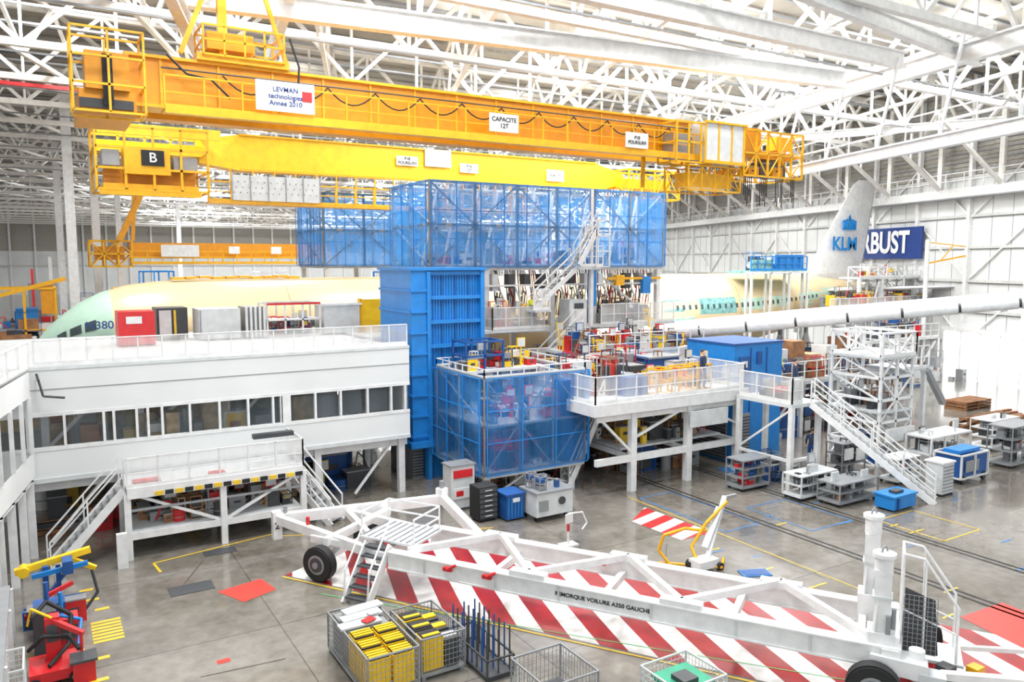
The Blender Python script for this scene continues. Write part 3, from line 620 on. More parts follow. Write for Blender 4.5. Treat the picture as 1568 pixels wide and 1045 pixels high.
b.bx(20.4,23,33.8,35.6,3.75,3.9,OW); b.rail([(20.4,33.8,3.9),(22.8,33.8,3.9)],1.1,WH2,MESH,.7)
for x in (20.6,22.9): b.st((x,33.9,0),(x,33.9,3.75),.16,WH)
b.done()
b=netbox('netted_rear_platform',16.2,24.5,50.5,56,9.2,13.9,3,2,2,.13)
for x in (16.4,20.3,24.3):
    for y in (50.7,55.8): b.bx(x-.14,x+.14,y-.14,y+.14,0,9.0,WH)
b.done()
b=netbox('netted_lower_platform',14.5,19.3,26,30.2,1.2,5.0,3,2,2,.07)
b.bx(14.6,19.2,26.1,30.1,3.0,3.08,GR)
b.rail([(14.5,26,4.95),(19.3,26,4.95),(19.3,30.2,4.95),(14.5,30.2,4.95),(14.5,26,4.95)],.4,WH,None,.6,.04,False)
for x in (14.8,16.9,18.9):
    for y in (26.4,29.8): b.bx(x-.12,x+.12,y-.12,y+.12,0,1.0,WH)
b.st((15,26.4,.1),(16.8,26.4,1),.08,WH); b.st((16.9,26.4,.8),(18.9,26.4,.2),.08,WH)
b.clutter(14.8,19,26.3,29.8,1.2,34,[WH,GR,DK,RD,BLD],1.0); b.clutter(14.8,19,26.3,29.8,3.08,34,[WH,GR,DK,RD,BLD],.9)
b.clutter(14.9,19,26.6,29.8,0,16,[WH,GR,DK,RD,BR],.7)
b.bx(14.6,19.2,28.6,30.1,4.8,4.9,OW); b.clutter(15,19,28.7,30,4.9,30,[RD,WH,GR,DK,YB,RD],.5)
b.frame(15.2,17.0,28.8,30,4.9,6.1,.08,BLD,2,1,2)
b.bx(18.3,19.1,26.2,26.9,1.25,4.6,BLD)
b.done()
b=B('control_kiosk')
b.bx(13.0,14.0,25.9,26.6,0,1.75,OW); b.bx(13.1,13.9,25.86,25.9,1.3,1.6,RD); b.bx(13.1,13.9,25.86,25.9,.5,.9,WH); b.bx(13.2,13.5,25.85,25.86,.6,.8,RD); b.bx(12.95,14.05,25.85,26.65,1.75,1.8,GR); b.bx(13.05,13.95,25.87,25.9,.05,.12,DK); b.done()
b=B('black_tool_cabinet'); b.bx(13.3,14.1,24.3,25.0,.08,1.3,BK); 
for i in range(6): b.bx(13.34,14.06,24.26,24.3,.15+i*.19,.3+i*.19,DK); b.bx(13.55,13.85,24.24,24.26,.22+i*.19,.24+i*.19,WH)
for x in (13.4,14.0):
    for y in (24.4,24.9): b.caster(x,y,.04)
b.done()
b=B('blue_parts_bin'); b.bx(14.25,15.0,23.9,24.7,.06,.95,BLD); b.bx(14.2,15.05,23.85,24.75,.95,1.02,BLD)
for i in range(5): b.bx(14.3+i*.14,14.34+i*.14,23.87,23.9,.1,.9,BL)
b.bx(14.5,14.8,23.86,23.9,.7,.85,WH); b.bx(14.25,14.4,23.9,24.7,0,.06,BK); b.bx(14.85,15,23.9,24.7,0,.06,BK); b.done()
b=B('hydraulic_power_cart'); b.bx(15.1,16.7,23.2,24.3,.2,1.05,OW); b.bx(15.05,16.75,23.15,24.35,1.05,1.12,GR); b.bx(15.2,15.6,23.17,23.2,.4,.8,GR); b.cy((16.2,23.19,.7),(16.2,23.15,.7),.15,DK,14); b.clutter(15.1,16.6,23.3,24.2,1.12,8,[GR,BLD,WH],.4)
for x in (15.2,16.5):
    for y in (23.4,24.1): b.caster(x,y,.09)
b.done()
b=B('barrier_stand'); b.bx(14.5,15.1,20.6,21.0,0,.06,WH); b.cy((14.8,20.8,0),(14.8,20.8,1.1),.04,WH,8); b.cy((14.8,20.8,.5),(14.8,20.8,.75),.05,RD,8); b.path([(14.8,20.8,1.1),(15.3,20.7,1.1),(15.5,20.7,.7),(15.3,20.7,.5)],.03,WH); b.bx(14.65,14.95,20.74,20.78,.8,1.1,WH); b.done()
# ------------------------------------------------------------------ right wing dock platform
b=B('wing_dock_platform')
b.bx(18.6,27.2,24.4,33,3.6,3.8,OW); b.bx(18.6,27.2,24.3,24.4,3.35,3.82,WH); b.bx(18.5,18.6,24.3,33,3.35,3.82,WH)
b.rail([(18.7,24.5,3.8),(27.1,24.5,3.8),(27.1,29,3.8)],1.1,WH,MESH,1.0,.05); b.rail([(18.7,24.5,3.8),(18.7,33,3.8)],1.1,WH,MESH,1.2)
for x in (20.7,23.8,26.8):
    for y in (24.6,28.5,32.5):
        b.bx(x-.14,x+.14,y-.14,y+.14,0,3.6,WH)
for z in (3.2,1.4):
    for y in (24.6,28.5): b.st((18.8,y,z),(27,y,z),.16,WH,.28)
for x in (20.7,23.8,26.8): b.st((x,24.6,3.2),(x,32.5,3.2),.16,WH,.28); b.st((x,24.6,1.4),(x,32.5,1.4),.14,WH,.2)
b.st((20.7,24.6,1.6),(19,24.6,3.2),.1,WH); b.st((20.7,24.6,2.2),(23.5,24.6,3.2),.1,WH); b.st((26.8,24.6,2.2),(24.4,24.6,3.2),.1,WH)
b.stairs((18.6,26.4,0.1),(20.4,26.4,3.5),.6,WH,None)
b.bx(20.8,26.7,25.5,28.4,1.5,1.6,OW); b.clutter(20.9,26.6,25.6,28.3,1.6,70,[BR,DK,GR,WH,CONC,YF,DK],.8); b.clutter(20.8,26.6,26,32,0,90,[BR,DK,GR,BLD,CONC,DK,DK],1.1); b.clutter(19,20.6,26.8,32,0,24,[BR,DK,GR,BLD,RD],1.0)
b.clutter(19,27,26.0,32,3.8,150,[WH,GR,DK,RD,BLD,BR,YB,DK,DK,RD],1.0)
for (x,y) in ((22.3,24.9),(23.6,25.0),(24.9,25.2)): b.frame(x,x+.8,y,y+.7,3.8,4.9,.06,YE,1,1,2)
b.bx(21.0,22.2,25.4,26.4,3.8,4.6,BLD); b.bx(24.5,26.4,28,29.2,3.8,4.9,BLD); b.bx(24.4,26.5,27.9,29.3,4.9,4.98,GR)
b.bx(19.4,20.4,27,28,3.8,5.2,OW); b.bx(23.6,25.8,24.2,24.29,2.4,3.1,OW)
b.done()
b=B('dock_upper_platform')
b.bx(22.5,30,30,34,4.8,4.95,OW); b.rail([(22.5,30,4.95),(30,30,4.95)],1.0,WH,None,1.0)
for x in (22.7,26.3,29.8): b.bx(x-.1,x+.1,30,30.2,0,4.8,WH); b.bx(x-.1,x+.1,33.8,34,0,4.8,WH)
b.clutter(22.6,29.8,30.4,33.5,4.95,110,[WH,GR,DK,RD,BLD,BR,RD,DK,YB],.8); b.done()
b=B('blue_dock_cabinet')
b.bx(27.7,31.0,25.7,28.8,0,5.55,BL); b.bx(27.65,31.05,25.65,28.85,5.55,5.65,BLD)
for x in (28.8,29.9): b.bx(x-.03,x+.03,25.66,25.7,.2,5.4,BLD)
b.bx(28.0,28.7,25.62,25.7,4.3,5.0,BLD); b.bx(29.2,29.5,25.62,25.7,4.6,5.2,BLD); b.bx(28.1,28.5,25.6,25.62,4.5,4.8,WH)
b.bx(27.6,27.69,26.0,28.4,.1,2.6,GR)
for i in range(16): b.bx(27.56,27.6,26.0,28.4,.15+i*.15,.22+i*.15,DK)
b.bx(27.85,28.75,25.6,25.69,.1,2.3,GR)
for i in range(14): b.bx(27.85,28.75,25.57,25.6,.15+i*.15,.2+i*.15,DK)
b.bx(26.2,27.5,24.4,25.2,0.01,.03,BF); b.done()
b=B('access_stair')
b.bx(26.3,28.2,21.2,24.2,3.45,3.6,OW)
for (x,y) in ((26.4,21.3),(28.1,21.3),(26.4,24.1),(28.1,24.1)): b.bx(x-.1,x+.1,y-.1,y+.1,0,3.45,WH)
b.st((26.4,21.3,1.2),(28.1,21.3,1.2),.12,WH); b.st((26.4,21.3,1.2),(26.4,24.1,1.2),.12,WH); b.st((26.4,21.3,3.4),(26.4,24.1,1.3),.08,WH)
b.rail([(26.4,24.1,3.6),(26.4,21.3,3.6),(27.0,21.3,3.6)],1.1,WH,MESH,.9); b.bx(26.5,27.1,21.35,21.6,3.65,4.6,WH); b.clutter(26.6,28,22,24,3.6,12,[DK,DK,RD,GR,BLD],.7)
b.stairs((30.0,17.2,0),(27.7,21.3,3.55),.9,WH2,GR)
b.clutter(26.6,28,21.6,24,0,16,[DK,GR,BLD,OW],.8)
b.done()
b=B('scaffold_tower')
b.frame(32.8,35.2,21.6,24.2,0,6.2,.12,WH2,2,1,6,True); b.bx(32.7,35.3,21.5,24.3,5.0,5.12,OW); b.bx(32.7,35.3,21.5,24.3,2.5,2.6,OW); b.rail([(32.7,21.5,5.1),(35.3,21.5,5.1),(35.3,24.3,5.1)],1.1,WH2,None,.8)
b.bx(35.2,37.2,22,24,4.2,4.35,OW); b.rail([(35.3,22,4.3),(37.2,22,4.3)],1.1,WH2,None,.6); b.st((37,22,4.2),(38.6,22,2.4),.25,GR); b.bx(36.9,37.1,22,22.2,0,4.2,WH2)
b.bx(33,35,21.2,21.4,1.2,1.8,WH); b.clutter(33,35,21.8,24,2.6,14,[DK,BR,GR],.7); b.clutter(33,35,21.8,24,0,16,[DK,BR,GR,BLD],.9)
b.frame(34.2,37.4,19.9,21.1,0,1.5,.08,WH2,3,1,2); b.bx(34.2,37.4,19.9,21.1,.7,.75,OW); b.bx(34.2,37.4,19.9,21.1,1.5,1.55,WH); b.clutter(34.4,37.2,19.95,21.0,.75,12,[WH,OW,GR,DK],.6)
b.done()
b=B('rear_wing_dock')
b.bx(32,43,27.5,32.5,2.9,3.05,OW)
for x in (32.2,35,38,41,42.8):
    for y in (27.7,32.3): b.bx(x-.12,x+.12,y-.12,y+.12,0,2.9,WH)
b.rail([(32,27.5,3.05),(43,27.5,3.05)],1.1,WH,None,1.0)
for i in range(7): x=32.6+i*1.4; b.bx(x,x+.95,28.6,29.6,3.05,4.3+.4*(i%3),(BR,OW,BR,CONC,WH,BR,OW)[i]); b.bx(x+.1,x+.85,28.55,28.6,3.2,4.2,GR)
b.clutter(32.2,42.8,27.8,32,3.05,100,[BR,DK,WH,RD,BLD,DK,BR],.9); b.clutter(32.2,42.8,27.6,32,0,100,[BR,DK,WH,RD,BLD,GR,DK],1.2)
b.st((32.2,27.7,.2),(35,27.7,2.8),.1,WH); b.st((38,27.7,2.8),(41,27.7,.2),.1,WH)
b.done()
b=B('wing_jack_trestles')
for i,(x,y,h) in enumerate(((38,34.5,4.6),(40.5,33.8,5.0),(43,33.8,5.0),(45.5,33.6,5.2),(40.5,37.5,4.2),(48,33.6,5.3),(50.5,35,5.0),(46,37,4.6))):
    for dx,dy in ((-1.1,-.7),(1.1,-.7),(-1.1,.9),(1.1,.9)): b.st((x+dx,y+dy,0),(x,y,h),.16,WH)
    b.cy((x,y,1.2),(x,y,h+.2),.14,GR,10); b.bx(x-1.2,x+1.2,y-.8,y+1,.4,.5,WH); b.bx(x-.9,x+.9,y-.5,y+.7,2.0,2.1,WH)
b.clutter(36,52,34,40,0,70,[BR,DK,GR,BLD,DK],1.3)
b.done()
b=B('tail_dock')
for (x0,x1,y0,y1,z0) in ((53,67,39.5,42.2,5.3),(54,63,36.6,39.5,3.2),(58,66.5,40.5,42.5,8.0)):
    b.bx(x0,x1,y0,y1,z0,z0+.15,OW); b.rail([(x0,y0,z0+.15),(x1,y0,z0+.15)],1.1,WH,MESH if z0==5.3 else None,1.2,.07)
    for i in range(int((x1-x0)/3)+1): b.bx(x0+i*3,x0+.25+i*3,y0,y0+.25,0,z0,WH); b.st((x0+i*3,y0,0.3),(x0+i*3+2.6,y0,z0-.2),.12,WH)
b.clutter(53.5,66.5,39.8,42,5.45,120,[WH,GR,DK,BR,RD,YB,DK],1.2); b.clutter(54.2,62.8,37,39.3,3.35,80,[WH,GR,DK,BR,RD,BLD],1.2); b.clutter(59,66,40.7,42.3,8.15,12,[WH,YB,GR,RD],.8)
b.clutter(50,64,34,41,0,70,[GR,DK,BR,BLD,OW],1.5)
b.frame(60,65.5,41.2,43.0,5.4,9.0,.12,WH,4,1,3,True)
b.done()
b=B('yellow_hoist_boom'); b.st((61.5,37,9.3),(66.2,34.2,10.4),.12,YE); b.st((61.5,37,11.0),(66.2,34.2,10.4),.08,YE); b.cy((61.5,37,0),(61.5,37,11.2),.18,WH,10); b.st((62.5,36.4,9.6),(63.3,35.9,10.8),.07,YE); b.done()
b=B('blue_tail_stage'); b.bx(47,53.5,42.2,44.5,8.55,8.75,TEAL); b.bx(47.2,49.5,42.3,42.5,8.75,9.6,TEAL); b.bx(50,53.2,42.3,42.5,8.75,10.0,BL); b.rail([(47,42.2,8.75),(53.5,42.2,8.75)],1.1,BL,None,.8,.07); b.frame(47,53.5,42.1,42.6,0,8.6,.16,WH,3,1,2); b.clutter(47.2,53,42.6,44.3,8.75,16,[BL,TEAL,WH,DK],.9); b.done()
# ------------------------------------------------------------------ carts on right
def cart(name,x0,x1,y0,y1,z,m,shelves=2,items=None):
    b=B(name); b.frame(x0,x1,y0,y1,.16,z,.05,m,1,1,1)
    for i in range(shelves+1): zz=.2+(z-.2)*i/max(1,shelves); b.bx(x0,x1,y0,y1,zz-.02,zz+.03,m)
    for x in (x0+.1,x1-.1):
        for y in (y0+.1,y1-.1): b.caster(x,y,.07)
    if items:
        for i in range(shelves): b.clutter(x0+.1,x1-.1,y0+.1,y1-.1,.23+(z-.2)*i/shelves,items[1],items[0],min(.4,(z-.2)/shelves*.8))
    return b
cart('parts_trolley',25.4,27.6,19.9,20.8,1.0,OW,2,([GR,OW,DK,DK],9)).done()
cart('parts_trolley.001',26.0,28.4,18.6,19.6,.9,GR,2,([GR,OW,DK,BR],10)).done()
cart('parts_trolley.002',24.4,26.0,22.0,22.9,1.3,GR,3,([GR,RD,DK,BLD],10)).done()
cart('parts_trolley.003',30.8,32.4,19.3,20.2,1.1,OW,2,([GR,BR,DK,BLD],8)).done()
b=cart('drawer_rack',29.4,31.0,21.0,21.8,1.6,GR,3,([GR,WH,DK],8)); b.bx(29.5,30.1,20.94,20.98,.9,1.4,WH); b.bx(30.3,30.9,20.94,20.98,.8,1.35,WH); b.done()
b=B('blue_floor_box'); b.bx(27.3,28.7,17.2,18.0,.08,.55,BL); b.bx(27.25,28.75,17.15,18.05,.55,.62,BL); b.bx(27.7,28.2,17.4,17.7,.62,.72,DK); b.bx(27.4,28.6,17.3,17.9,0,.08,BK); b.bx(27.5,27.6,17.13,17.2,.1,.5,BLD); b.done()
b=B('white_louver_cabinet'); b.bx(30.8,31.6,17.4,18.1,.1,1.35,OW)
for i in range(8): b.bx(30.85,31.55,17.37,17.4,.2+i*.14,.25+i*.14,GR)
b.bx(30.75,31.65,17.35,18.15,1.35,1.42,WH); b.bx(30.8,31.6,17.4,18.1,0,.1,BK); b.done()
b=B('blue_air_cart'); b.bx(33.2,35.2,18,19.1,.3,1.2,BLD); b.frame(33.15,35.25,17.95,19.15,.25,1.25,.07,WH,2,1,1); b.bx(33.5,34.5,17.93,17.97,.5,1.0,GR); b.bx(33.4,35,18.2,18.9,1.25,1.4,BL)
for x in (33.4,35.0): b.wheel((x,18,.18),.18,.1,(0,1,0),GR); b.wheel((x,19.1,.18),.18,.1,(0,1,0),GR)
b.done()
cart('steel_shelf_trolley',37.7,40.2,18.2,19.3,1.9,GR,3,([GR,OW,DK],8)).done()
cart('steel_shelf_trolley.001',40.5,43,20.5,21.6,1.5,WH2,3,([GR,OW,DK],8)).done()
b=B('timber_stack')
for i in range(26): x=44+random.uniform(0,4); b.bx(x,x+random.uniform(2.5,4.5),22.5+.28*(i%9),22.72+.28*(i%9),.15+.14*(i//9),.27+.14*(i//9),BR)
for x in (45,47.5,50): b.bx(x,x+.15,22.3,25.2,0,.15,BR)
b.done()
b=B('wooden_pallet_stack')
for k_ in range(3):
    for i in range(6): b.bx(50,53,27+.25*i,27.18+.25*i,.12+.2*k_,.16+.2*k_,BR)
    for x in (50,51.4,52.8): b.bx(x,x+.15,27,28.4,.0+.2*k_,.12+.2*k_,BR)
b.done()
# ------------------------------------------------------------------ foreground trailer
b=B('wing_transport_trailer')
def TS(s0,v0,z0,s1,v1,z1,w,h=None,m=WH2): b.st(T(s0,v0,z0),T(s1,v1,z1),w,m,h or w)
TS(0,0,1.08,13.0,0,1.08,.24,.42); TS(0,2.3,1.08,13.0,2.2,1.08,.24,.42)
TS(0,0,1.31,13.0,0,1.31,.32,.04); TS(0,2.3,1.31,13,2.2,1.31,.32,.04); TS(0,0,.86,13.0,0,.86,.32,.04); TS(0,2.3,.86,13,2.2,.86,.32,.04)
TS(-5.1,1.0,1.2,-1.1,4.7,1.35,.24,.32); TS(-5.1,1.0,1.2,-.2,0,1.1,.2,.28); TS(-1.1,4.7,1.4,1.8,2.3,1.1,.22,.3)
TS(-3.4,2.5,1.2,0,2.3,1.1,.18,.26); TS(-3.4,2.5,1.2,0,0,1.1,.16,.22); TS(-.3,-.1,1.08,-.3,2.4,1.08,.26,.36); TS(-2.4,.1,1.15,-2.4,3.4,1.15,.18,.24)
b.rb(tuple(T(-5.1,1.0,1.0)),(.28,.28,.9),0,WH2); b.rb(tuple(T(-1.1,4.7,1.5)),(.3,.3,.5),.3,WH2); b.cy(T(-1.1,4.7,1.7),T(-1.1,4.7,2.0),.09,GR,10); b.cy(T(-4.9,1.2,1.35),T(-4.9,1.2,1.6),.07,GR,10); b.cy(T(-3.6,.75,1.3),T(-3.6,.75,1.55),.06,RD,10)
zz=[0.6,2.4,4.3,6.3,8.3,10.3,12.4]
for i,(s0,s1) in enumerate(zip(zz,zz[1:])):
    va,vb=(0,2.25) if i%2==0 else (2.25,0)
    TS(s0,va,1.42,s1,vb,1.42,.15,.18)
for s_,v_ in ((2.4,2.25),(4.3,0),(8.3,0),(10.3,2.2),(6.3,2.25)): TS(s_-.5,v_,1.4,s_+.5,v_,1.4,.28,.14)
for s_,v_ in ((2.0,-.22),(3.2,-.22),(5.6,2.0)): b.rb(tuple(T(s_,v_,1.2)),(.26,.1,.1),-.99,RD); b.cy(T(s_,v_-.05,1.2),T(s_+.25,v_,1.35),.04,RD,8)
for s_ in (3,6.2,9.4,12.2): TS(s_,0,.95,s_,2.25,.95,.16,.2)
for s_ in (1.2,3.4,5.2,7.6,9.6,11.2): TS(s_,-.14,.92,s_,-.14,1.26,.05,.03,OW)
b.rb(tuple(T(-.3,1.0,1.45)),(1.9,1.5,.06),math.atan2(a.y,a.x),OW)
for i in range(9): TS(-1.2+i*.22,.3,1.5,-1.2+i*.22,1.75,1.5,.03,.03,GR)
for s_,v_ in ((-1.2,.3),(.6,.3),(.6,1.7),(-1.2,1.7)): TS(s_,v_,1.45,s_,v_,2.2,.04)
for z in (1.85,2.2): TS(-1.2,1.7,z,.6,1.7,z,.04); TS(-1.2,.3,z,-1.2,1.7,z,.04); TS(.6,.3,z,.6,1.7,z,.04)
b.stairs(T(-.5,-1.0,0),T(-.5,.15,1.4),.8,WH2,DK,False)
for sg_ in (-.9,-.1): b.st(T(sg_,-1.0,.1),T(sg_,-.9,.95),.04,WH2); b.st(T(sg_,-.9,.95),T(sg_,.2,2.2),.04,WH2)
for v_ in (-.05,2.4): b.wheel(T(-2.5,v_,.53),.53,.34,nn,GR)
TS(-2.5,.2,.6,-2.5,2.3,.6,.16); TS(-2.5,.4,.6,-2.0,.5,1.1,.14); TS(-3.1,.3,1.1,-1.9,.3,1.1,.1,.2)
for v_,s_,h in ((.25,12.6,3.3),(2.3,12.35,3.5)):
    c=T(s_,v_,0); ang=math.atan2(a.y,a.x)
    b.rb((c.x,c.y,1.95),(.34,.34,h-1.4),ang,WH2); b.rb((c.x,c.y,1.15),(.56,.56,.8),ang,WH2); b.rb((c.x,c.y,.75),(.8,.8,.12),ang,WH2); b.rb((c.x,c.y,2.3),(.4,.4,.06),ang,OW)
    b.cy((c.x,c.y,h-.5),(c.x,c.y,h-.12),.19,WH2,14); b.cy((c.x,c.y,h-.12),(c.x,c.y,h-.04),.24,WH2,14)
    for k_ in range(8):
        t0=math.pi*k_/8; t1=math.pi*(k_+1)/8; b.cy((c.x+.09*math.cos(t0),c.y,h-.02+.12*math.sin(t0)),(c.x+.09*math.cos(t1),c.y,h-.02+.12*math.sin(t1)),.025,GR,6)
    b.st((c.x-.3,c.y,1.2),(c.x-.18,c.y,2.2),.06,WH2); b.rb((c.x-.1,c.y-.22,1.7),(.1,.12,.5),ang,GR); b.cy((c.x+.2,c.y-.15,1.0),(c.x+.2,c.y-.15,2.0),.05,GR,8)
TS(12.8,-.2,1.05,12.8,2.5,1.05,.35,.5); TS(12.4,-.1,1.0,13.5,-.1,.95,.35,.35)
b.wheel(T(12.5,-.5,.55),.55,.34,nn,GR); b.wheel(T(13.4,2.6,.55),.55,.34,nn,GR); b.wheel(T(13.9,.6,.3),.3,.2,nn,WH)
b.cy(T(13.3,.1,.8),T(13.3,.1,1.3),.16,WH2,14); b.rb(tuple(T(13.6,-.1,.75)),(.5,.4,.4),ang,OW)
b.qd(T(13.05,.95,.85),T(13.75,.95,.85),T(13.65,.95,2.1),T(13.05,.95,2.3),DK)
b.grid(T(13.05,.93,.85),T(13.7,.93,.85)-T(13.05,.93,.85),V((0,0,1.3)),7,12,.012,GR)
for v_ in (.95,1.8):
    b.path([T(13.0,v_,.7),T(13.0,v_,3.05),T(13.4,v_,3.0),T(14.1,v_,2.0),T(14.1,v_,.7)],.03,WH2,8); b.path([T(13.0,v_,1.8),T(14.1,v_,1.4)],.022,WH2,6); b.path([T(13.45,v_,2.95),T(13.45,v_,.7)],.022,WH2,6)
b.path([T(13.0,.95,3.05),T(13.0,1.8,3.05)],.03,WH2); b.rb(tuple(T(13.6,1.4,.72)),(1.3,1.0,.06),ang,OW)
TS(13.8,.3,.75,17.5,1.4,.72,.18,.16); TS(13.8,1.8,.7,17.5,3.0,.72,.1,.1); b.rb(tuple(T(13.9,.7,.55)),(.3,.3,.5),0,DK); b.rb(tuple(T(14.5,1.2,.5)),(.3,.25,.35),0,YE)
tro=b.done()
text('trailer_lettering','REMORQUE VOILURE A350 GAUCHE',T(6.35,-.135,1.08),.145,a,(0,0,1),BK,tro,1.05,bold=.02)
q=T(-5.1,1.0,1.05); text('trailer_number','2',(q.x-.02,q.y-.15,1.0),.32,(1,0,0),(0,0,1),BK,tro)
b=B('yellow_pallet_hoist')
b.path([(16.4,17.6,.1),(16.2,17.9,.5),(16.3,17.8,1.0),(17.0,17.6,1.15),(17.9,17.2,1.0)],.05,YE,8); b.path([(17.0,16.9,.08),(17.1,17.4,.6),(17.6,17.3,1.3),(18.4,17.2,1.9)],.05,YE,8); b.path([(16.2,17.9,.1),(17.6,16.6,.1),(18.2,17.1,.1)],.05,YE,8)
b.st((17.2,16.9,.1),(18.5,17.4,2.0),.14,WH2,.1); b.st((17.4,17.1,.6),(18.2,17.3,1.7),.22,OW,.14); b.st((18.5,17.4,1.95),(18.9,17.3,2.0),.1,GR); b.cy((16.9,17.1,.15),(16.9,17.3,.15),.15,BK,12); b.cy((17.6,16.6,.12),(17.6,16.75,.12),.12,BK,12)
b.bx(16.8,17.6,16.7,17.2,.1,.35,WH2); b.done()
b=B('blue_rubber_mat'); b.rb((18.3,15.9,.02),(.9,.5,.04),-.4,BF); b.rb((18.3,15.9,.045),(.8,.4,.015),-.4,BLD); b.done()
def cage(name,x0,x1,y0,y1,z1,m=GR):
    b=B(name); b.frame(x0,x1,y0,y1,.1,z1,.035,m,1,1,1)
    for (p_,u_) in (((x0,y0,.1),(x1-x0,0,0)),((x0,y1,.1),(x1-x0,0,0)),((x0,y0,.1),(0,y1-y0,0)),((x1,y0,.1),(0,y1-y0,0))):
        L_=V(u_).length; b.grid(p_,u_,(0,0,z1-.1),int(L_/.1),int((z1-.1)/.12),.009,m)
    b.bx(x0,x1,y0,y1,.1,.13,m)
    for x in (x0+.06,x1-.06):
        for y in (y0+.06,y1-.06): b.bx(x-.05,x+.05,y-.05,y+.05,0,.1,m)
    return b
b=cage('wire_crate',5.65,6.85,15.3,18.0,.98)
for i in range(2):
    for j in range(3):
        x=5.72+i*.56; y=15.4+j*.45; b.bx(x,x+.5,y,y+.4,.15,.86+.05*j,YB); b.bx(x+.02,x+.48,y+.02,y+.38,.86+.05*j,.9+.05*j,BK)
        for q_ in range(3): b.bx(x+.02,x+.48,y+.06+q_*.11,y+.12+q_*.11,.9+.05*j,.93+.05*j,YB)
for i in range(3): b.rb((6.1+.15*i,17.0+.32*i,1.0+.03*i),(1.0,.32,.05),.06*i,OW)
b.bx(5.75,6.75,16.8,17.9,.15,.95,GR); b.rb((6.3,16.95,1.06),(.3,.22,.02),.4,RD); b.rb((6.5,17.2,1.1),(.25,.2,.02),.1,WH); b.done()
b=cage('wire_crate.001',7.0,8.1,15.5,17.3,.98)
for j in range(3):
    y=15.6+j*.55; b.bx(7.1,7.6,y,y+.45,.15,.9,YB if j!=1 else DK); b.bx(7.12,7.58,y+.03,y+.42,.9,.93,BK); b.bx(7.14,7.56,y+.1,y+.2,.93,.95,YB); b.bx(7.65,8.0,y,y+.45,.15,.78,DK); b.bx(7.66,7.99,y+.1,y+.3,.78,.82,YB if j else WH)
b.done()
b=B('rod_rack'); b.frame(8.25,8.95,14.7,16.6,.1,.5,.04,DK,1,2,1); b.bx(8.25,8.95,14.7,16.6,0,.1,DK)
for i in range(8):
    for x in (8.3,8.6,8.9): b.cy((x,14.8+i*.24,.1),(x,14.8+i*.24,1.15),.02,BLD if i%2 else DK,6)
b.done()
b=cage('wire_crate.002',8.4,9.7,12.5,13.9,.9,GR); b.bx(8.6,9.4,12.7,13.5,.13,.4,DK); b.done()
b=cage('wire_crate.003',10.6,11.9,11.0,12.2,.9,OW); b.bx(10.8,11.7,11.2,12.0,.13,.7,GN); b.bx(10.75,11.75,11.15,12.05,.7,.75,GN); b.bx(11.0,11.4,11.3,11.7,.75,.85,DK); b.done()
# ------------------------------------------------------------------ left foreground equipment
b=B('yellow_blue_lifting_arm')
b.bx(-.3,.7,23.6,24.6,0,.15,BLD); b.st((-.2,24,.1),(-.2,24,1.3),.14,BLD); b.st((.1,24.2,.1),(.1,24.2,1.2),.12,BLD); b.st((-.9,24.2,1.2),(.9,24.2,1.5),.18,YB,.16); b.st((-.5,23.9,1.1),(.8,23.7,1.3),.12,BL,.12); b.st((.3,24.2,1.4),(1.0,24,1.0),.12,YB); b.bx(.2,.45,23.6,24.1,1.1,1.45,BLD)
b.st((-.4,24,.2),(.5,24.3,1.2),.08,BLD); b.cy((-.7,24,1.2),(-.7,24.4,1.2),.14,YB,12); b.path([(.9,23.9,1.0),(1.0,23.5,.5),(.6,23.2,.1)],.04,BK); b.clutter(-.8,.7,22.9,23.5,0,8,[BLD,DK,DK,RD],.6); b.done()
b=B('red_lift_machine')
b.bx(-.6,.4,19.6,20.6,.12,.35,RD); b.bx(-.25,.05,20.2,20.5,.35,1.35,RD); b.st((-.15,20.3,1.3),(.5,19.8,1.0),.1,RD); b.st((.45,19.8,1.0),(.45,19.8,.6),.07,RD); b.bx(.25,.7,19.4,19.85,0,.5,RD); b.bx(.2,.75,19.35,19.9,.5,.55,DK); b.bx(-.22,.02,20.15,20.2,.8,1.2,DK)
b.path([(-.5,20.5,1.3),(-.2,20.9,1.5),(.3,20.8,1.1),(.2,20.3,.6),(-.2,19.8,.4)],.05,BK,6); b.path([(0,20.7,1.2),(.5,20.9,.9),(.4,20.4,.5)],.04,BL,6); b.path([(-.1,20.2,1.35),(-.5,20.6,1.5),(-.6,20.9,1.0)],.03,YB,6); b.path([(-.6,20.4,.6),(-.3,20.1,1.0),(.2,20.1,.9),(.4,19.7,.7)],.05,BK,6)
b.bx(-.5,.0,21.2,21.7,0,1.1,DK); b.bx(0,.45,21.3,21.8,0,.8,RD); b.bx(.02,.43,21.28,21.3,.3,.65,DK); b.cy((.1,21.6,.8),(.1,21.6,1.4),.05,BL,8); b.cy((-.2,22.2,.0),(-.2,22.2,1.5),.06,BLD,8); b.bx(-.5,.2,22.2,22.7,0,.9,BLD); b.st((-.2,22.3,1.1),(.4,22.4,1.3),.1,RD)
for x in (-.5,.3): b.wheel((x,19.6,.13),.13,.08,(0,1,0),GR)
b.done()
cage('wire_crate.004',-1.15,-.65,18.4,19.5,1.1,OW).done()
b=B('low_partition'); b.bx(-1.1,-1.0,12,22.5,0,1.4,WALL); b.bx(-1.15,-.95,12,22.5,1.4,1.48,GR)
for y in (12,15,18,21,22.4): b.bx(-1.12,-.9,y,y+.1,0,1.4,WH)
b.done()
b=B('blue_storage_racks')
for i in range(4): b.frame(-.8+i*1.6,.6+i*1.6,92,94,0,3,.12,BL,2,1,3); b.clutter(-.8+i*1.6,.6+i*1.6,92,94,1,6,[BL,YB,OW,BR],1)
b.done()
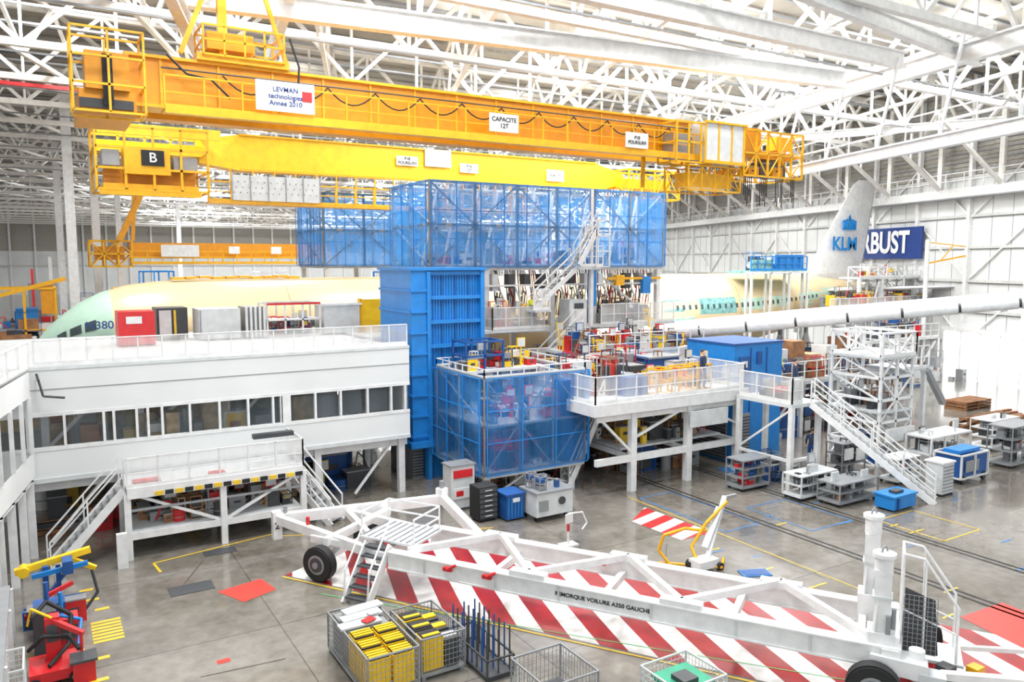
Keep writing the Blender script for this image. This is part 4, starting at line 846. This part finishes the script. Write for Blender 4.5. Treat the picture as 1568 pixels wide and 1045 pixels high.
b=B('far_left_equipment')
b.bx(-2.6,-.4,56,60,4.0,5.0,BR); b.bx(-1.2,0,58,60,5.0,6.5,BL); b.frame(-2.4,1,57,60,0,7.8,.13,YE,2,1,3); b.bx(.2,.9,57,57.2,6.2,8,OR); b.st((-2,57,7.4),(1.6,57,8.4),.25,YE); b.bx(-.5,1.2,62,63,4,8,GR); b.st((-.2,60,0),(-.2,60,9),.15,RD); b.st((.9,64,0),(.9,64,9.8),.2,WH); b.bx(-3,2,55,64,3.8,4.0,OW); b.bx(-3,2,61,62,0,3.8,WH); b.clutter(-2.5,1.8,56,63.5,4.0,50,[BL,BLD,YE,DK,BR,WH,RD],1.8)
b.done()
b=B('far_hall_docks')
for i in range(16):
    x=4+i*4.5; y=98+12*(i%4); b.frame(x,x+4,y,y+5,0,4+2*(i%3),.2,random.choice((WH,WH,BL,YE)),2,1,3); b.bx(x,x+4,y,y+5,3,3.2,OW); b.clutter(x,x+4,y,y+5,3.2,8,[WH,BLD,RD,OW,YB],1.6)
b.done()
# ------------------------------------------------------------------ people
def person(x,y,z,rot,top,leg):
    P=dict(pel=(0,0,.95),wst=(0,0,1.1),ch=(0,0,1.35),nk=(0,0,1.5),hb=(0,.01,1.58),sl=(.19,0,1.43),sr=(-.19,0,1.43),el=(.26,.02,1.14),er=(-.25,-.02,1.15),wl=(.25,-.18,.95),wr=(-.27,-.1,.9),
        hl=(.1,0,.9),hr=(-.1,0,.9),kl=(.12,-.06,.5),kr=(-.11,.02,.5),al=(.13,0,.09),ar=(-.12,.12,.09),fl=(.15,-.16,.04),fr=(-.13,-.04,.04),hdl=(.25,-.25,.9),hdr=(-.27,-.14,.82))
    Rr=dict(pel=.14,wst=.13,ch=.155,nk=.06,hb=.06,sl=.075,sr=.075,el=.05,er=.05,wl=.032,wr=.032,hl=.1,hr=.1,kl=.065,kr=.065,al=.045,ar=.045,fl=.04,fr=.04,hdl=.035,hdr=.035)
    E=[('pel','wst'),('wst','ch'),('ch','nk'),('nk','hb'),('ch','sl'),('ch','sr'),('sl','el'),('sr','er'),('el','wl'),('er','wr'),('pel','hl'),('pel','hr'),('hl','kl'),('hr','kr'),('kl','al'),('kr','ar'),('al','fl'),('ar','fr'),('wl','hdl'),('wr','hdr')]
    ks=list(P); me=bpy.data.meshes.new('tmp'); me.from_pydata([P[k_] for k_ in ks],[(ks.index(a_),ks.index(b_)) for a_,b_ in E],[])
    ob=bpy.data.objects.new('tmp',me); S.collection.objects.link(ob); ob.modifiers.new('s','SKIN')
    for i,k_ in enumerate(ks): me.skin_vertices[0].data[i].radius=(Rr[k_],Rr[k_]*.8 if k_ in('ch','wst','pel') else Rr[k_])
    me.skin_vertices[0].data[0].use_root=True
    sd=ob.modifiers.new('u','SUBSURF'); sd.levels=1; sd.render_levels=1
    dg=bpy.context.evaluated_depsgraph_get(); dg.update(); ev=ob.evaluated_get(dg).to_mesh()
    vs=[tuple(v.co) for v in ev.vertices]; fs=[tuple(p_.vertices) for p_ in ev.polygons]
    b=B('worker')
    b.v=list(vs)
    for f_ in fs:
        c=sum((V(vs[i]) for i in f_),V())/len(f_)
        hand=abs(c.x)>.2 and c.z<.97
        m=BK if c.z<.12 else (SKIN if hand or c.z>1.5 else (leg if c.z<.98 and abs(c.x)<.21 else top))
        b.f.append(list(f_)); b.m.append(b.mi(m)); b.sm.append(True)
    ob.evaluated_get(dg).to_mesh_clear(); bpy.data.objects.remove(ob)
    def ball(c,r,m,n=12):
        vv=[];ff=[]
        for i in range(n+1):
            for j in range(n):
                t=math.pi*i/n; u=2*math.pi*j/n; vv.append((c[0]+r[0]*math.sin(t)*math.cos(u),c[1]+r[1]*math.sin(t)*math.sin(u),c[2]+r[2]*math.cos(t)))
        for i in range(n):
            for j in range(n): ff.append((i*n+j,i*n+(j+1)%n,(i+1)*n+(j+1)%n,(i+1)*n+j))
        b.add(vv,ff,m,True)
    ball((0,0,1.66),(.078,.095,.118),SKIN); ball((0,.02,1.70),(.085,.098,.098),HAIR); ball((0,-.1,1.645),(.014,.02,.02),SKIN,6)
    for s_ in (-1,1): ball((s_*.03,-.088,1.67),(.012,.008,.008),BK,6); ball((s_*.08,.01,1.655),(.012,.02,.03),SKIN,6)
    b.bx(-.025,.025,-.093,-.088,1.605,1.612,RD)
    for hd,dx in (('hdl',1),('hdr',-1)):
        c=V(P[hd])
        for i in range(4): q0=c+V((dx*.01,-.025+.016*i,-.02)); b.cy(q0,q0+V((0,-.012,-.05)),.009,SKIN,6); b.cy(q0+V((0,-.012,-.05)),q0+V((-dx*.012,-.02,-.075+.006*abs(i-1))),.008,SKIN,6)
        b.cy(c+V((-dx*.01,-.03,.01)),c+V((-dx*.03,-.06,-.03)),.01,SKIN,6)
    o=b.done(); o.location=(x,y,z); o.rotation_euler=(0,0,rot); return o
person(37.9,26.0,0,.5,JKT,JKT); person(25.2,25.2,3.8,.3,JKT,BLD); person(33.5,27.9,3.05,1.0,HIV,JKT); person(22.6,35.2,5.95,-.4,HIV,JKT)
person(30.5,23.4,0,2.2,JKT,BLD); person(27.4,22.0,3.6,.9,JKT,JKT); person(18.4,25.2,0,1.5,JKT,BLD) if False else None
# ------------------------------------------------------------------ world / light
w=bpy.data.worlds.new('world'); S.world=w; w.use_nodes=True; bg=w.node_tree.nodes['Background']; bg.inputs[0].default_value=(.93,.97,1,1); bg.inputs[1].default_value=1.35
S.view_settings.view_transform='Standard'
